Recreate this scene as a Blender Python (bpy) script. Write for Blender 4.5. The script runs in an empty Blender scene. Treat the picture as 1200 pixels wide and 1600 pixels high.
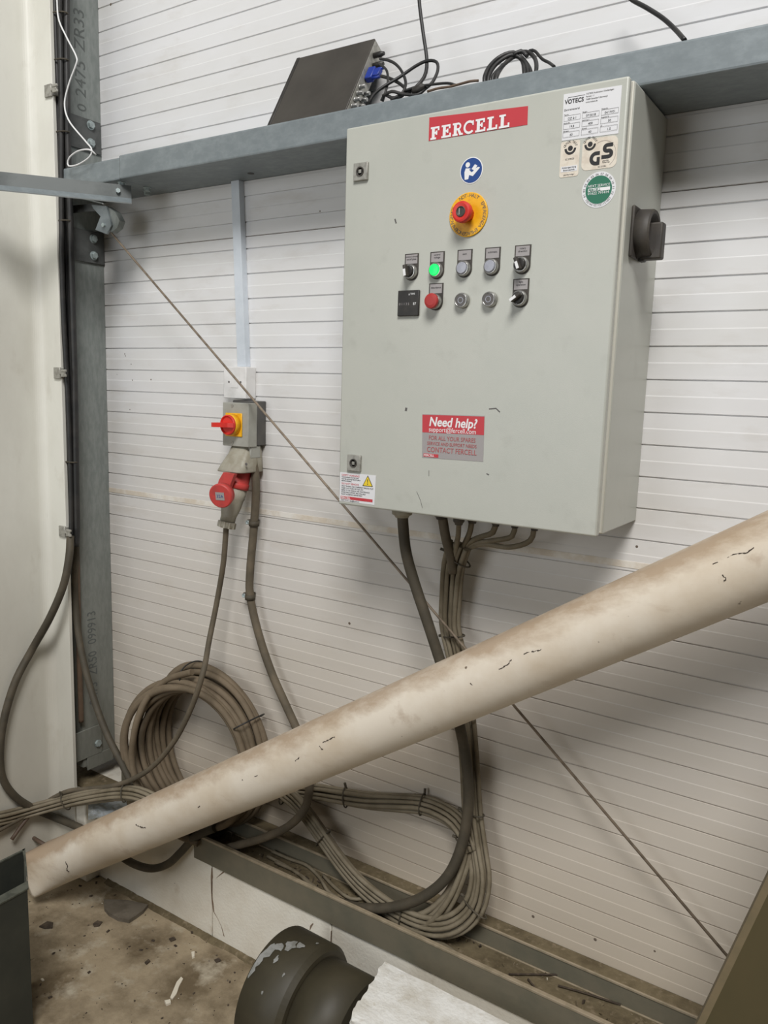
import bpy, bmesh, math, random
from mathutils import Vector, Matrix, Euler, noise
random.seed(7)
SC = bpy.context.scene
COL = SC.collection
R_ = math.radians
PI = math.pi

# ------------------------------------------------------------------ camera
FPX = 1239.77
CAM = Vector((0.4325, -1.6773, 1.6378))
EUL = Euler((1.4177, -0.0302, 0.5812), 'XYZ')
cd = bpy.data.cameras.new('camera')
cam = bpy.data.objects.new('camera', cd)
COL.objects.link(cam)
cam.location = CAM
cam.rotation_euler = EUL
cd.sensor_fit = 'VERTICAL'
cd.sensor_height = 24.0
cd.lens = FPX / 1600.0 * 24.0
cd.clip_start = 0.02
SC.camera = cam
RM = EUL.to_matrix()

# ------------------------------------------------------------------ world, lamps, exposure
w = bpy.data.worlds.new('barn_light')
SC.world = w
w.use_nodes = True
w.node_tree.nodes['Background'].inputs[0].default_value = (0.86, 0.90, 1.0, 1)
w.node_tree.nodes['Background'].inputs[1].default_value = 0.02


def area(name, loc, target, sx, sy, power, color):
    l = bpy.data.lights.new(name, 'AREA')
    l.shape = 'RECTANGLE'
    l.size = sx
    l.size_y = sy
    l.energy = power
    l.color = color
    o = bpy.data.objects.new(name, l)
    COL.objects.link(o)
    o.location = loc
    o.rotation_euler = (Vector(target) - Vector(loc)).to_track_quat('-Z', 'Y').to_euler()
    return o


area('rooflight', (1.3, -3.3, 5.5), (-0.5, 0, 1.0), 1.7, 1.7, 290, (1.0, 0.985, 0.965))
area('fill_light', (-1.5, -4.2, 1.9), (-1.3, 0, 0.8), 1.9, 1.9, 42, (0.93, 0.97, 1.0))  # added fill towards the lower left wall; no doorway is seen there
SC.view_settings.view_transform = 'Standard'
SC.view_settings.look = 'None'
SC.view_settings.gamma = 1.0
SC.view_settings.use_curve_mapping = False
SC.view_settings.exposure = 0.0


# ------------------------------------------------------------------ helpers
def ray(px, py):
    return RM @ Vector(((px - 600) / FPX, -(py - 800) / FPX, -1.0))


def at(px, py, y):
    """world point on the vertical plane at depth y seen at that place of the 1200x1600 frame"""
    d = ray(px, py)
    return CAM + d * ((y - CAM.y) / d.y)


def px_x(px, py, x):
    d = ray(px, py)
    return CAM + d * ((x - CAM.x) / d.x)


def lin(c):
    c = c / 255.0
    return c / 12.92 if c <= 0.04045 else ((c + 0.055) / 1.055) ** 2.4


def rgb(r, g, b):
    return (lin(r), lin(g), lin(b), 1)


def mat(name, base, rough=0.5, metal=0.0, alt=None, scale=8.0, lo=0.45, hi=0.62, bump=0.0, bscale=60.0,
        specks=None, sscale=90.0, sthr=0.72, stretch=(1, 1, 1), emit=None, spec=0.5, alt2=None, a2=(0.5, 0.7, 3.0),
        zgrad=None):
    m = bpy.data.materials.new(name)
    m.use_nodes = True
    nt = m.node_tree
    N, L = nt.nodes, nt.links
    b = N['Principled BSDF']
    b.inputs['Roughness'].default_value = rough
    b.inputs['Metallic'].default_value = metal
    b.inputs['Specular IOR Level'].default_value = spec
    b.inputs['Base Color'].default_value = base
    tc = N.new('ShaderNodeTexCoord')
    mp = N.new('ShaderNodeMapping')
    mp.inputs['Scale'].default_value = stretch
    L.new(tc.outputs['Object'], mp.inputs['Vector'])
    cur = None

    def blend(cur, colour, sc, lo, hi, detail=6.0, vec=None):
        n = N.new('ShaderNodeTexNoise')
        n.inputs['Scale'].default_value = sc
        n.inputs['Detail'].default_value = detail
        n.inputs['Roughness'].default_value = 0.62
        L.new(vec or mp.outputs['Vector'], n.inputs['Vector'])
        r = N.new('ShaderNodeMapRange')
        r.inputs['From Min'].default_value = lo
        r.inputs['From Max'].default_value = hi
        L.new(n.outputs['Fac'], r.inputs['Value'])
        mx = N.new('ShaderNodeMix')
        mx.data_type = 'RGBA'
        L.new(r.outputs['Result'], mx.inputs['Factor'])
        if cur is None:
            mx.inputs['A'].default_value = base
        else:
            L.new(cur, mx.inputs['A'])
        mx.inputs['B'].default_value = colour
        return mx.outputs['Result']

    if alt:
        cur = blend(cur, alt, scale, lo, hi)
    if alt2:
        cur = blend(cur, alt2, a2[2], a2[0], a2[1], 8.0)
    if zgrad:
        # second colour blended in more strongly towards the floor, by height
        colr, z0, z1, amt = zgrad
        g = N.new('ShaderNodeNewGeometry')
        s = N.new('ShaderNodeSeparateXYZ')
        L.new(g.outputs['Position'], s.inputs[0])
        r = N.new('ShaderNodeMapRange')
        r.inputs['From Min'].default_value = z1
        r.inputs['From Max'].default_value = z0
        r.inputs['To Max'].default_value = amt
        L.new(s.outputs['Z'], r.inputs['Value'])
        mx = N.new('ShaderNodeMix')
        mx.data_type = 'RGBA'
        L.new(r.outputs['Result'], mx.inputs['Factor'])
        if cur is None:
            mx.inputs['A'].default_value = base
        else:
            L.new(cur, mx.inputs['A'])
        mx.inputs['B'].default_value = colr
        cur = mx.outputs['Result']
    if specks:
        cur = blend(cur, specks, sscale, sthr, sthr + 0.03, 2.0)
    if cur is not None:
        L.new(cur, b.inputs['Base Color'])
    if bump:
        n = N.new('ShaderNodeTexNoise')
        n.inputs['Scale'].default_value = bscale
        n.inputs['Detail'].default_value = 4
        L.new(mp.outputs['Vector'], n.inputs['Vector'])
        bp = N.new('ShaderNodeBump')
        bp.inputs['Strength'].default_value = bump
        bp.inputs['Distance'].default_value = 0.004
        L.new(n.outputs['Fac'], bp.inputs['Height'])
        L.new(bp.outputs['Normal'], b.inputs['Normal'])
    if emit:
        b.inputs['Emission Color'].default_value = emit[0]
        b.inputs['Emission Strength'].default_value = emit[1]
    return m


DUST = rgb(128, 112, 88)
M = {}
M['wall'] = mat('white_liner_steel', rgb(222, 222, 223), 0.42, 0, rgb(213, 212, 209), 3.0, 0.4, 0.75,
                specks=rgb(96, 90, 82), sscale=34, sthr=0.79, alt2=rgb(205, 202, 198), a2=(0.55, 0.8, 9.0),
                stretch=(0.5, 1, 1.6), zgrad=(rgb(188, 174, 153), 0.3, 1.75, 0.9), spec=0.4)
M['joint'] = mat('dark_joint_seal', rgb(104, 92, 80), 0.8)
M['dustlip'] = mat('dusty_panel_lip', rgb(205, 194, 178), 0.6, 0, rgb(222, 218, 210), 12)
M['column'] = mat('white_painted_steel', rgb(222, 221, 212), 0.45, 0, rgb(206, 204, 194), 4, 0.45, 0.75,
                  specks=rgb(120, 108, 90), sscale=30, sthr=0.77, alt2=rgb(196, 192, 180), a2=(0.58, 0.8, 10),
                  stretch=(1, 1, 0.5), zgrad=(rgb(176, 168, 152), 0.0, 1.3, 0.75))
M['galv'] = mat('galvanised_steel', rgb(126, 134, 137), 0.5, 0.25, rgb(138, 146, 149), 60, 0.4, 0.65, bump=0.05, bscale=90,
                alt2=rgb(118, 126, 129), a2=(0.5, 0.7, 9), stretch=(0.6, 1, 1))
M['galv_dull'] = mat('dull_galvanised_steel', rgb(134, 139, 136), 0.6, 0.1, rgb(120, 126, 123), 90, 0.4, 0.62, bump=0.1, bscale=120,
                     stretch=(1, 1, 0.3), zgrad=(rgb(118, 114, 100), 0.3, 1.3, 0.6))
M['galv_dark'] = mat('weathered_cleat_steel', rgb(92, 94, 93), 0.6, 0.15, rgb(80, 82, 81), 30)
M['bolt'] = mat('zinc_bolt', rgb(176, 188, 188), 0.4, 0.3, rgb(150, 160, 160), 60)
M['cab'] = mat('grey_cabinet_paint', rgb(186, 187, 178), 0.34, 0, rgb(181, 183, 174), 6, 0.4, 0.7, bump=0.07, bscale=520,
               specks=rgb(120, 118, 110), sscale=42, sthr=0.80, spec=0.45, alt2=rgb(176, 177, 168), a2=(0.58, 0.75, 16))
M['cab_rim'] = mat('pale_grey_rim', rgb(200, 198, 186), 0.45)
M['gasket'] = mat('dark_gasket', rgb(88, 86, 80), 0.8)
M['zinc'] = mat('satin_zinc', rgb(165, 163, 155), 0.45, 0.3, rgb(140, 138, 130), 80)
M['black'] = mat('black_plastic', rgb(42, 40, 38), 0.5, 0, rgb(52, 49, 45), 40)
M['blackdust'] = mat('dusty_black_plastic', rgb(60, 56, 52), 0.6, 0, rgb(72, 67, 60), 30)
M['chrome'] = mat('brushed_chrome', rgb(175, 174, 170), 0.32, 0.75, rgb(150, 149, 146), 120)
M['trunk'] = mat('pale_blue_grey_plastic', rgb(206, 213, 221), 0.4, 0, rgb(196, 204, 212), 12)
M['brace_shade'] = mat('shaded_galvanised', rgb(112, 116, 115), 0.55, 0.3, rgb(90, 94, 93), 5)  # darker galvanised tone: shade painted into the brace's upright face
M['stamp'] = mat('stamped_digits', rgb(92, 96, 94), 0.7)
M['white'] = mat('white_plastic', rgb(226, 225, 224), 0.45, 0, rgb(215, 214, 212), 20)
M['whiteprint'] = mat('white_print', rgb(232, 232, 232), 0.5)
M['blackprint'] = mat('black_print', rgb(38, 37, 38), 0.6)
M['greyprint'] = mat('grey_print', rgb(95, 92, 90), 0.6)
M['label'] = mat('white_label', rgb(222, 222, 224), 0.45)
M['cream'] = mat('cream_label', rgb(222, 213, 198), 0.45, 0, rgb(210, 198, 182), 60)
M['red'] = mat('red_print', rgb(192, 58, 66), 0.5)
M['redtxt'] = mat('dull_red_print', rgb(176, 92, 92), 0.5)
M['silverlabel'] = mat('silver_label', rgb(158, 153, 152), 0.5)
M['blue'] = mat('blue_print', rgb(28, 68, 135), 0.5)
M['greenprint'] = mat('green_print', rgb(38, 110, 84), 0.5)
M['yellow'] = mat('yellow_plastic', rgb(238, 178, 24), 0.45, 0, rgb(214, 150, 18), 60, 0.5, 0.7)
M['yellowtri'] = mat('yellow_print', rgb(235, 205, 50), 0.5)
M['redplastic'] = mat('red_plastic', rgb(214, 52, 42), 0.42, 0, rgb(198, 46, 40), 30)
M['redcap'] = mat('red_button_cap', rgb(170, 52, 50), 0.5)
M['redsocket'] = mat('dusty_red_plastic', rgb(196, 66, 62), 0.5, 0, rgb(176, 66, 62), 30)
M['lens'] = mat('clear_grey_lens', rgb(160, 162, 172), 0.25, 0, rgb(150, 152, 162), 30)
M['greenlens'] = mat('lit_green_lens', rgb(10, 190, 80), 0.3, emit=(rgb(10, 240, 100), 1.1))
M['isogrey'] = mat('grey_enclosure', rgb(160, 160, 152), 0.5, 0, rgb(150, 149, 140), 14)
M['isodark'] = mat('dark_grey_enclosure', rgb(78, 77, 76), 0.6, 0, rgb(88, 86, 82), 14)
M['plug'] = mat('dusty_grey_plug', rgb(160, 156, 142), 0.55, 0, rgb(144, 138, 122), 24)
M['cable_black'] = mat('black_cable', rgb(34, 34, 34), 0.5, 0, rgb(48, 46, 44), 20)
M['cable_dusty'] = mat('dusty_black_cable', rgb(84, 76, 62), 0.75, 0, rgb(104, 93, 76), 14, 0.4, 0.65)
M['cable_dark'] = mat('dusty_dark_cable', rgb(66, 60, 48), 0.7, 0, rgb(80, 72, 58), 14)
M['cable_coil'] = mat('dusty_brown_cable', rgb(112, 98, 79), 0.78, 0, rgb(94, 82, 64), 12, 0.4, 0.65)
M['cable_grey'] = mat('dusty_grey_cable', rgb(128, 118, 99), 0.72, 0, rgb(104, 94, 75), 16, 0.4, 0.65)
M['cable_white'] = mat('white_wire', rgb(225, 225, 225), 0.4)
M['cable_brown'] = mat('brown_cable', rgb(98, 80, 64), 0.6, 0, rgb(80, 64, 52), 10)
M['bluecon'] = mat('blue_connector', rgb(34, 56, 140), 0.45)
M['dvr'] = mat('black_case_steel', rgb(58, 54, 49), 0.55, 0.1, rgb(70, 66, 60), 9, 0.4, 0.7, spec=0.6)
M['rod'] = mat('weathered_rod', rgb(138, 124, 108), 0.6, 0.1, rgb(112, 100, 86), 60)
M['pipe'] = mat('dirty_white_pipe', rgb(222, 212, 196), 0.5, 0, rgb(205, 190, 168), 5, 0.42, 0.7,
                alt2=rgb(160, 134, 108), a2=(0.62, 0.82, 8), specks=rgb(110, 94, 78), sscale=34, sthr=0.755, stretch=(1, 1, 1),
                bump=0.05)
M['pipedirt'] = mat('brown_smear', rgb(172, 148, 122), 0.7, 0, rgb(190, 168, 142), 20)
M['pipemark'] = mat('dark_scrape', rgb(66, 56, 48), 0.8)
M['tray'] = mat('dusty_grey_steel', rgb(112, 105, 88), 0.75, 0.0, rgb(98, 95, 80), 10, 0.4, 0.7, bump=0.1, bscale=60)
M['tray_edge'] = mat('worn_steel_edge', rgb(152, 138, 116), 0.7, 0, rgb(134, 122, 100), 30)
M['dirt'] = mat('brown_dust', rgb(110, 98, 74), 0.95, 0, rgb(86, 75, 54), 22, 0.4, 0.65, bump=0.6, bscale=80,
                alt2=rgb(128, 114, 92), a2=(0.55, 0.7, 60))
M['upstand'] = mat('white_painted_concrete', rgb(232, 227, 214), 0.6, 0, rgb(220, 212, 196), 7, 0.42, 0.7, bump=0.25, bscale=120,
                   specks=rgb(74, 66, 56), sscale=40, sthr=0.76, alt2=rgb(196, 182, 160), a2=(0.6, 0.8, 12))
M['crack'] = mat('dark_crack', rgb(124, 106, 88), 0.95)
M['floor'] = mat('dusty_concrete', rgb(158, 143, 118), 0.92, 0, rgb(102, 88, 66), 4.5, 0.42, 0.62, bump=0.6, bscale=60,
                 specks=rgb(70, 60, 48), sscale=60, sthr=0.70, alt2=rgb(178, 168, 148), a2=(0.54, 0.72, 11))
M['debris'] = mat('dark_debris', rgb(62, 52, 42), 0.9, 0, rgb(84, 72, 58), 60)
M['palebit'] = mat('pale_chip', rgb(214, 206, 188), 0.8)
M['slate'] = mat('grey_slate_chip', rgb(104, 96, 84), 0.9, 0, rgb(88, 80, 68), 20)
M['binpaint'] = mat('dark_green_steel', rgb(52, 54, 48), 0.6, 0.0, rgb(64, 65, 57), 9, 0.4, 0.7, specks=rgb(120, 116, 104), sscale=50, sthr=0.76)
M['binedge'] = mat('worn_green_edge', rgb(84, 86, 76), 0.6, 0, rgb(60, 62, 54), 30)
M['drum'] = mat('dark_green_pipe', rgb(58, 53, 39), 0.55, 0, rgb(70, 64, 48), 8, 0.4, 0.7, specks=rgb(150, 150, 142), sscale=26, sthr=0.76)
M['scuff'] = mat('grey_scuff', rgb(140, 140, 136), 0.7, 0, rgb(120, 120, 114), 50)
M['block'] = mat('rough_white_block', rgb(228, 227, 222), 0.8, 0, rgb(206, 202, 192), 12, 0.42, 0.62, bump=0.5, bscale=110,
                 alt2=rgb(188, 180, 164), a2=(0.58, 0.7, 20))
M['timber'] = mat('olive_brown_timber', rgb(84, 74, 47), 0.75, 0, rgb(76, 69, 43), 6, 0.4, 0.7, stretch=(1, 1, 0.3))
M['timberedge'] = mat('pale_timber_edge', rgb(122, 108, 82), 0.75, 0, rgb(108, 98, 74), 8)
M['film'] = mat('clear_grey_film', rgb(120, 122, 118), 0.15, 0, rgb(150, 155, 158), 30)


def pipe_soiling(m):
    """brown dirt lying along the top of the pipe, broken up by noise (a stain of the thing itself)"""
    nt = m.node_tree
    N, L = nt.nodes, nt.links
    b = N['Principled BSDF']
    src = b.inputs['Base Color'].links[0].from_socket
    tc = N.new('ShaderNodeTexCoord')
    mp = N.new('ShaderNodeMapping')
    mp.inputs['Scale'].default_value = (3.0, 9.0, 9.0)
    mp.inputs['Rotation'].default_value = (0, R_(33.4), 0)
    L.new(tc.outputs['Object'], mp.inputs['Vector'])
    n = N.new('ShaderNodeTexNoise')
    n.inputs['Scale'].default_value = 2.6
    n.inputs['Detail'].default_value = 9
    n.inputs['Roughness'].default_value = 0.68
    L.new(mp.outputs['Vector'], n.inputs['Vector'])
    at_ = N.new('ShaderNodeAttribute')
    at_.attribute_name = 'soil'
    mul = N.new('ShaderNodeMath')
    mul.operation = 'MULTIPLY_ADD'
    mul.inputs[1].default_value = 1.0
    L.new(n.outputs['Fac'], mul.inputs[0])
    L.new(at_.outputs['Fac'], mul.inputs[2])
    r = N.new('ShaderNodeMapRange')
    r.inputs['From Min'].default_value = 0.60
    r.inputs['From Max'].default_value = 0.98
    r.inputs['To Max'].default_value = 0.8
    L.new(mul.outputs[0], r.inputs['Value'])
    mx = N.new('ShaderNodeMix')
    mx.data_type = 'RGBA'
    L.new(r.outputs['Result'], mx.inputs['Factor'])
    L.new(src, mx.inputs['A'])
    mx.inputs['B'].default_value = rgb(164, 140, 114)
    L.new(mx.outputs['Result'], b.inputs['Base Color'])


pipe_soiling(M['pipe'])


class MB:
    """collects shapes and links them as one mesh object"""

    def __init__(s):
        s.bm = bmesh.new()
        s.mats = []

    def mi(s, m):
        if m not in s.mats:
            s.mats.append(m)
        return s.mats.index(m)

    def _set(s, fs, m, smooth=False):
        i = s.mi(m)
        for f in fs:
            f.material_index = i
            f.smooth = smooth

    def box(s, a, b, m, bev=0.0, seg=2):
        a, b = Vector(a), Vector(b)
        c = (a + b) / 2
        d = Vector((abs(b.x - a.x), abs(b.y - a.y), abs(b.z - a.z)))
        r = bmesh.ops.create_cube(s.bm, size=1.0, matrix=Matrix.Translation(c) @ Matrix.Diagonal((d.x, d.y, d.z, 1)))
        vs = r['verts']
        fs = {f for v in vs for f in v.link_faces}
        s._set(fs, m)
        if bev:
            es = list({e for v in vs for e in v.link_edges})
            r2 = bmesh.ops.bevel(s.bm, geom=es, offset=bev, segments=seg, affect='EDGES', profile=0.5)
            s._set(r2['faces'], m, True)
        return s

    def obox(s, mtx, size, m, bev=0.0, seg=2):
        r = bmesh.ops.create_cube(s.bm, size=1.0, matrix=mtx @ Matrix.Diagonal((*size, 1)))
        vs = r['verts']
        s._set({f for v in vs for f in v.link_faces}, m)
        if bev:
            es = list({e for v in vs for e in v.link_edges})
            r2 = bmesh.ops.bevel(s.bm, geom=es, offset=bev, segments=seg, affect='EDGES', profile=0.5)
            s._set(r2['faces'], m, True)
        return s

    def lathe(s, base, axis, prof, m, n=24, mlist=None):
        """prof: list of (distance along axis, radius)"""
        axis = Vector(axis).normalized()
        u = axis.orthogonal().normalized()
        v = axis.cross(u)
        base = Vector(base)
        rings = []
        for (h, r) in prof:
            if r < 1e-6:
                rings.append([s.bm.verts.new(base + axis * h)])
            else:
                rings.append([s.bm.verts.new(base + axis * h + (u * math.cos(2 * PI * k / n) + v * math.sin(2 * PI * k / n)) * r) for k in range(n)])
        for i in range(len(rings) - 1):
            a, b = rings[i], rings[i + 1]
            mm = mlist[i] if mlist else m
            fs = []
            for k in range(n):
                k2 = (k + 1) % n
                if len(a) == 1 and len(b) == 1:
                    continue
                if len(a) == 1:
                    fs.append(s.bm.faces.new((a[0], b[k2], b[k])))
                elif len(b) == 1:
                    fs.append(s.bm.faces.new((a[k], a[k2], b[0])))
                else:
                    fs.append(s.bm.faces.new((a[k], a[k2], b[k2], b[k])))
            s._set(fs, mm, n > 8 and abs(prof[i][0] - prof[i + 1][0]) > 1e-5 and abs(prof[i][1] - prof[i + 1][1]) < 0.6 * abs(prof[i][0] - prof[i + 1][0]) + 1e-6)
        for ring in (rings[0], rings[-1]):
            if len(ring) > 1:
                f = s.bm.faces.new(ring if ring is rings[-1] else ring[::-1])
                s._set([f], mlist[0 if ring is rings[0] else -1] if mlist else m)
        return s

    def cyl(s, a, b, r, m, n=20, r2=None):
        a, b = Vector(a), Vector(b)
        return s.lathe(a, b - a, [(0, r), ((b - a).length, r if r2 is None else r2)], m, n)

    def tube(s, pts, r, m, n=8, cap=True):
        pts = [Vector(p) for p in pts]
        rs = r if isinstance(r, (list, tuple)) else [r] * len(pts)
        t = (pts[1] - pts[0]).normalized()
        u = t.orthogonal().normalized()
        rings = []
        for i, p in enumerate(pts):
            t2 = (pts[min(i + 1, len(pts) - 1)] - pts[max(i - 1, 0)]).normalized()
            u = (u - t2 * u.dot(t2)).normalized()
            v = t2.cross(u)
            rings.append([s.bm.verts.new(p + (u * math.cos(2 * PI * k / n) + v * math.sin(2 * PI * k / n)) * rs[i]) for k in range(n)])
        fs = []
        for a, b in zip(rings, rings[1:]):
            for k in range(n):
                fs.append(s.bm.faces.new((a[k], a[(k + 1) % n], b[(k + 1) % n], b[k])))
        s._set(fs, m, True)
        if cap:
            s._set([s.bm.faces.new(rings[0][::-1]), s.bm.faces.new(rings[-1])], m)
        return s

    def prism(s, pts, d, m, smooth=False):
        """closed polygon pts (Vectors) pushed along d"""
        d = Vector(d)
        a = [s.bm.verts.new(Vector(p)) for p in pts]
        b = [s.bm.verts.new(Vector(p) + d) for p in pts]
        fs = [s.bm.faces.new(a), s.bm.faces.new(b[::-1])]
        for k in range(len(a)):
            fs.append(s.bm.faces.new((a[k], b[k], b[(k + 1) % len(a)], a[(k + 1) % len(a)])))
        s._set(fs, m)
        return s

    def build(s, name, parent=None, origin=None):
        bmesh.ops.recalc_face_normals(s.bm, faces=s.bm.faces)
        me = bpy.data.meshes.new(name)
        if origin is not None:
            bmesh.ops.translate(s.bm, verts=s.bm.verts, vec=-Vector(origin))
        s.bm.to_mesh(me)
        s.bm.free()
        for m in s.mats:
            me.materials.append(M[m])
        o = bpy.data.objects.new(name, me)
        COL.objects.link(o)
        if origin is not None:
            o.location = origin
        if parent is not None:
            o.parent = parent
            if origin is None:
                o.matrix_parent_inverse = Matrix.Identity(4)
                o.location = -world_loc(parent)
            else:
                o.location = Vector(origin) - world_loc(parent)
        return o


def world_loc(o):
    p = Vector((0, 0, 0))
    while o is not None:
        p = p + o.location
        o = o.parent
    return p


def tag(o, label=None, cat=None, group=None, kind=None):
    if label: o['label'] = label
    if cat: o['category'] = cat
    if group: o['group'] = group
    if kind: o['kind'] = kind
    return o


def thing(name, loc, label=None, cat=None, group=None, kind=None):
    o = bpy.data.objects.new(name, None)
    o.empty_display_size = 0.05
    COL.objects.link(o)
    o.location = loc
    return tag(o, label, cat, group, kind)


def spline(pts, step=0.012):
    pts = [Vector(p) for p in pts]
    P = [pts[0] * 2 - pts[1]] + pts + [pts[-1] * 2 - pts[-2]]
    out = []
    for i in range(1, len(P) - 2):
        a, b, c, d = P[i - 1:i + 3]
        n = max(2, int((c - b).length / step))
        for k in range(n):
            t = k / n
            out.append(0.5 * ((2 * b) + (c - a) * t + (2 * a - 5 * b + 4 * c - d) * t * t + (3 * b - a - 3 * c + d) * t ** 3))
    out.append(pts[-1])
    return out


def P3(l):
    """list of (px, py, depth y) -> world points, kept in front of the column web"""
    out = []
    for q in l:
        p = at(*q)
        if p.x < -1.783:
            p = px_x(q[0], q[1], -1.783)
        out.append(p)
    return out


def cable(name, l, r, m, label=None, cat='cable', parent=None, n=8, group=None, step=0.012, world=False):
    pts = spline(l if world else P3(l), step)
    b = MB().tube(pts, r, m, n)
    o = b.build(name, parent, origin=None if parent is not None else pts[0])
    if parent is None:
        tag(o, label, cat, group)
    return o


def frames(pts):
    t = (pts[1] - pts[0]).normalized()
    u = Vector((0, -1, 0.01))
    u = (u - t * u.dot(t)).normalized()
    F = []
    for i, p in enumerate(pts):
        t2 = (pts[min(i + 1, len(pts) - 1)] - pts[max(i - 1, 0)]).normalized()
        u = (u - t2 * u.dot(t2)).normalized()
        F.append((p, t2, u, t2.cross(u)))
    return F


def bundle(parent, l, k, r, m, ties=(), spread=1.0, twist=1.2, seed=0, name='cable', width=None, tie_r=None):
    """k cables side by side along one path, plus cable ties at the fractions given"""
    rnd = random.Random(seed)
    pts = spline(P3(l), 0.02)
    F = frames(pts)
    n = len(F)
    offs = []
    cols = max(2, int(math.ceil(math.sqrt(k * 1.8))))
    for i in range(k):
        row, c = divmod(i, cols)
        offs.append(((row - 0.4) * r * 1.85, (c - (cols - 1) / 2 + 0.5 * (row % 2)) * r * 2.02))
    for i, (a, b) in enumerate(offs):
        ph = rnd.uniform(0, 6)
        path = []
        for j, (p, t, u, v) in enumerate(F):
            s = j / n
            wv = 0.25 * r * math.sin(9 * s + ph)
            ang = 0.35 * math.sin(twist * s * 5)
            ca, sa = math.cos(ang), math.sin(ang)
            path.append(p + u * ((a * ca - b * sa) * spread + wv) + v * ((a * sa + b * ca) * spread + wv))
        MB().tube(path, r * rnd.uniform(0.9, 1.06), m, 7).build(name, parent)
    W = max(abs(b) for a, b in offs) + r
    H = max(abs(a) for a, b in offs) + r
    for s in ties:
        j = min(n - 2, int(s * n))
        p, t, u, v = F[j]
        ang = 0.35 * math.sin(twist * s * 5)
        ca, sa = math.cos(ang), math.sin(ang)
        u2, v2 = u * ca + v * sa, v * ca - u * sa
        e = [p + u2 * (math.cos(q) * H * 1.14 + 0.15 * r) + v2 * math.sin(q) * W * 1.14 for q in [2 * PI * z / 20 for z in range(21)]]
        b = MB().tube(e, 0.0021, 'cable_dark', 6, cap=False)
        c = p + v2 * W * 1.2
        b.cyl(c, c + v2 * 0.011 + u2 * 0.004, 0.0035, 'cable_dark', 8)
        b.build('cable_tie', parent)


def text(parent, s, org, u, v, size, m, ext=0.00015, align='LEFT', name='lettering', shear=0.0, bold=0.0, w=1.0):
    """flat printed lettering: org is the left (or centre) end of the base line"""
    u, v = Vector(u).normalized(), Vector(v).normalized()
    c = bpy.data.curves.new('t', 'FONT')
    c.body = s
    c.size = size
    c.align_x = align
    c.extrude = ext
    c.offset = bold
    c.shear = shear
    c.resolution_u = 3
    o = bpy.data.objects.new('t', c)
    COL.objects.link(o)
    dg = bpy.context.evaluated_depsgraph_get()
    me = bpy.data.meshes.new_from_object(o.evaluated_get(dg))
    bpy.data.objects.remove(o)
    me.name = name
    nrm = u.cross(v)
    mt = Matrix.Translation(Vector(org)) @ Matrix((u * w, v, nrm)).transposed().to_4x4()
    me.transform(mt)
    me.materials.clear()
    me.materials.append(M[m])
    ob = bpy.data.objects.new(name, me)
    COL.objects.link(ob)
    ob.parent = parent
    ob.location = -world_loc(parent)
    return ob


def strokes(parent, polys, m, name='lettering', d=(0, 0.0003, 0)):
    b = MB()
    for p in polys:
        b.prism(p, d, m)
    return b.build(name, parent)


# ------------------------------------------------------------------ big structure
PITCH = 0.0667


def wall_panel(parent, ztop, zbot, grooves, x0=-2.6, x1=2.2):
    prof = [(ztop, 0.003), (ztop - 0.001, 0.0)]
    for z in grooves:
        if z - 0.004 > zbot + 0.003 and z + 0.004 < ztop - 0.003:
            prof += [(z + 0.0018, 0.0), (z + 0.0010, 0.0036), (z - 0.0011, 0.0036), (z - 0.0019, 0.0)]
        zl = z - PITCH / 2
        if zl - 0.004 > zbot + 0.003 and zl + 0.003 < ztop - 0.003:
            prof += [(zl + 0.0016, 0.0), (zl - 0.0006, -0.0006), (zl - 0.012, -0.0003), (zl - 0.024, 0.0)]
    prof += [(zbot + 0.001, 0.0), (zbot, 0.003)]
    prof += [(zbot, 0.06), (ztop, 0.06)]
    b = MB()
    b.prism([Vector((x0, y, z)) for z, y in prof], (x1 - x0, 0, 0), 'wall')
    return b.build('wall_panel', parent)


wall = thing('wall_back', (0, 0, 0.345), kind='structure')
J1, J2 = 1.2935, 2.0405
wall_panel(wall, 3.4, J2 + 0.0006, [2.0785 + PITCH * k for k in range(19, -1, -1)])
wall_panel(wall, J2 - 0.0006, J1 + 0.0014, [2.008 - PITCH * k for k in range(11)])
wall_panel(wall, J1 - 0.0008, 0.345, [1.2775, 1.2706 - 0.0] [1:] + [1.2039 - PITCH * k for k in range(13)])
MB().box((-2.6, 0.003, J1 - 0.004), (2.2, 0.05, J1 + 0.004), 'joint').box((-2.6, 0.003, J2 - 0.004), (2.2, 0.05, J2 + 0.004), 'joint').build('joint_seal', wall)
MB().box((-2.6, -0.0012, J1 - 0.016), (2.2, 0.0, J1 - 0.0012), 'dustlip', 0.0004, 1).build('joint_lip', wall)

fl = MB()
fl.box((-3.2, -4.2, -0.1), (2.6, 0.4, 0.0), 'floor')
tag(fl.build('floor'), kind='structure')

# painted concrete upstand in cast lengths, steel angle and dusty sill on top of it
up = thing('trim_1', (0, -0.13, 0), kind='structure')
YU = -0.1335
joints = [-2.5, -1.62, -0.835, -0.47, 0.42, 1.4, 2.2]
jx = [-2.5]
for (px, py) in ((331, 1400), (517, 1480)):
    jx.append(at(px, py, YU).x)
jx += [0.35, 1.2, 2.2]
for a, b_ in zip(jx, jx[1:]):
    MB().box((a + 0.0015, YU, 0.0), (b_ - 0.0015, 0.12, 0.289), 'upstand', 0.003, 2).build('concrete_block', up)


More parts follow.
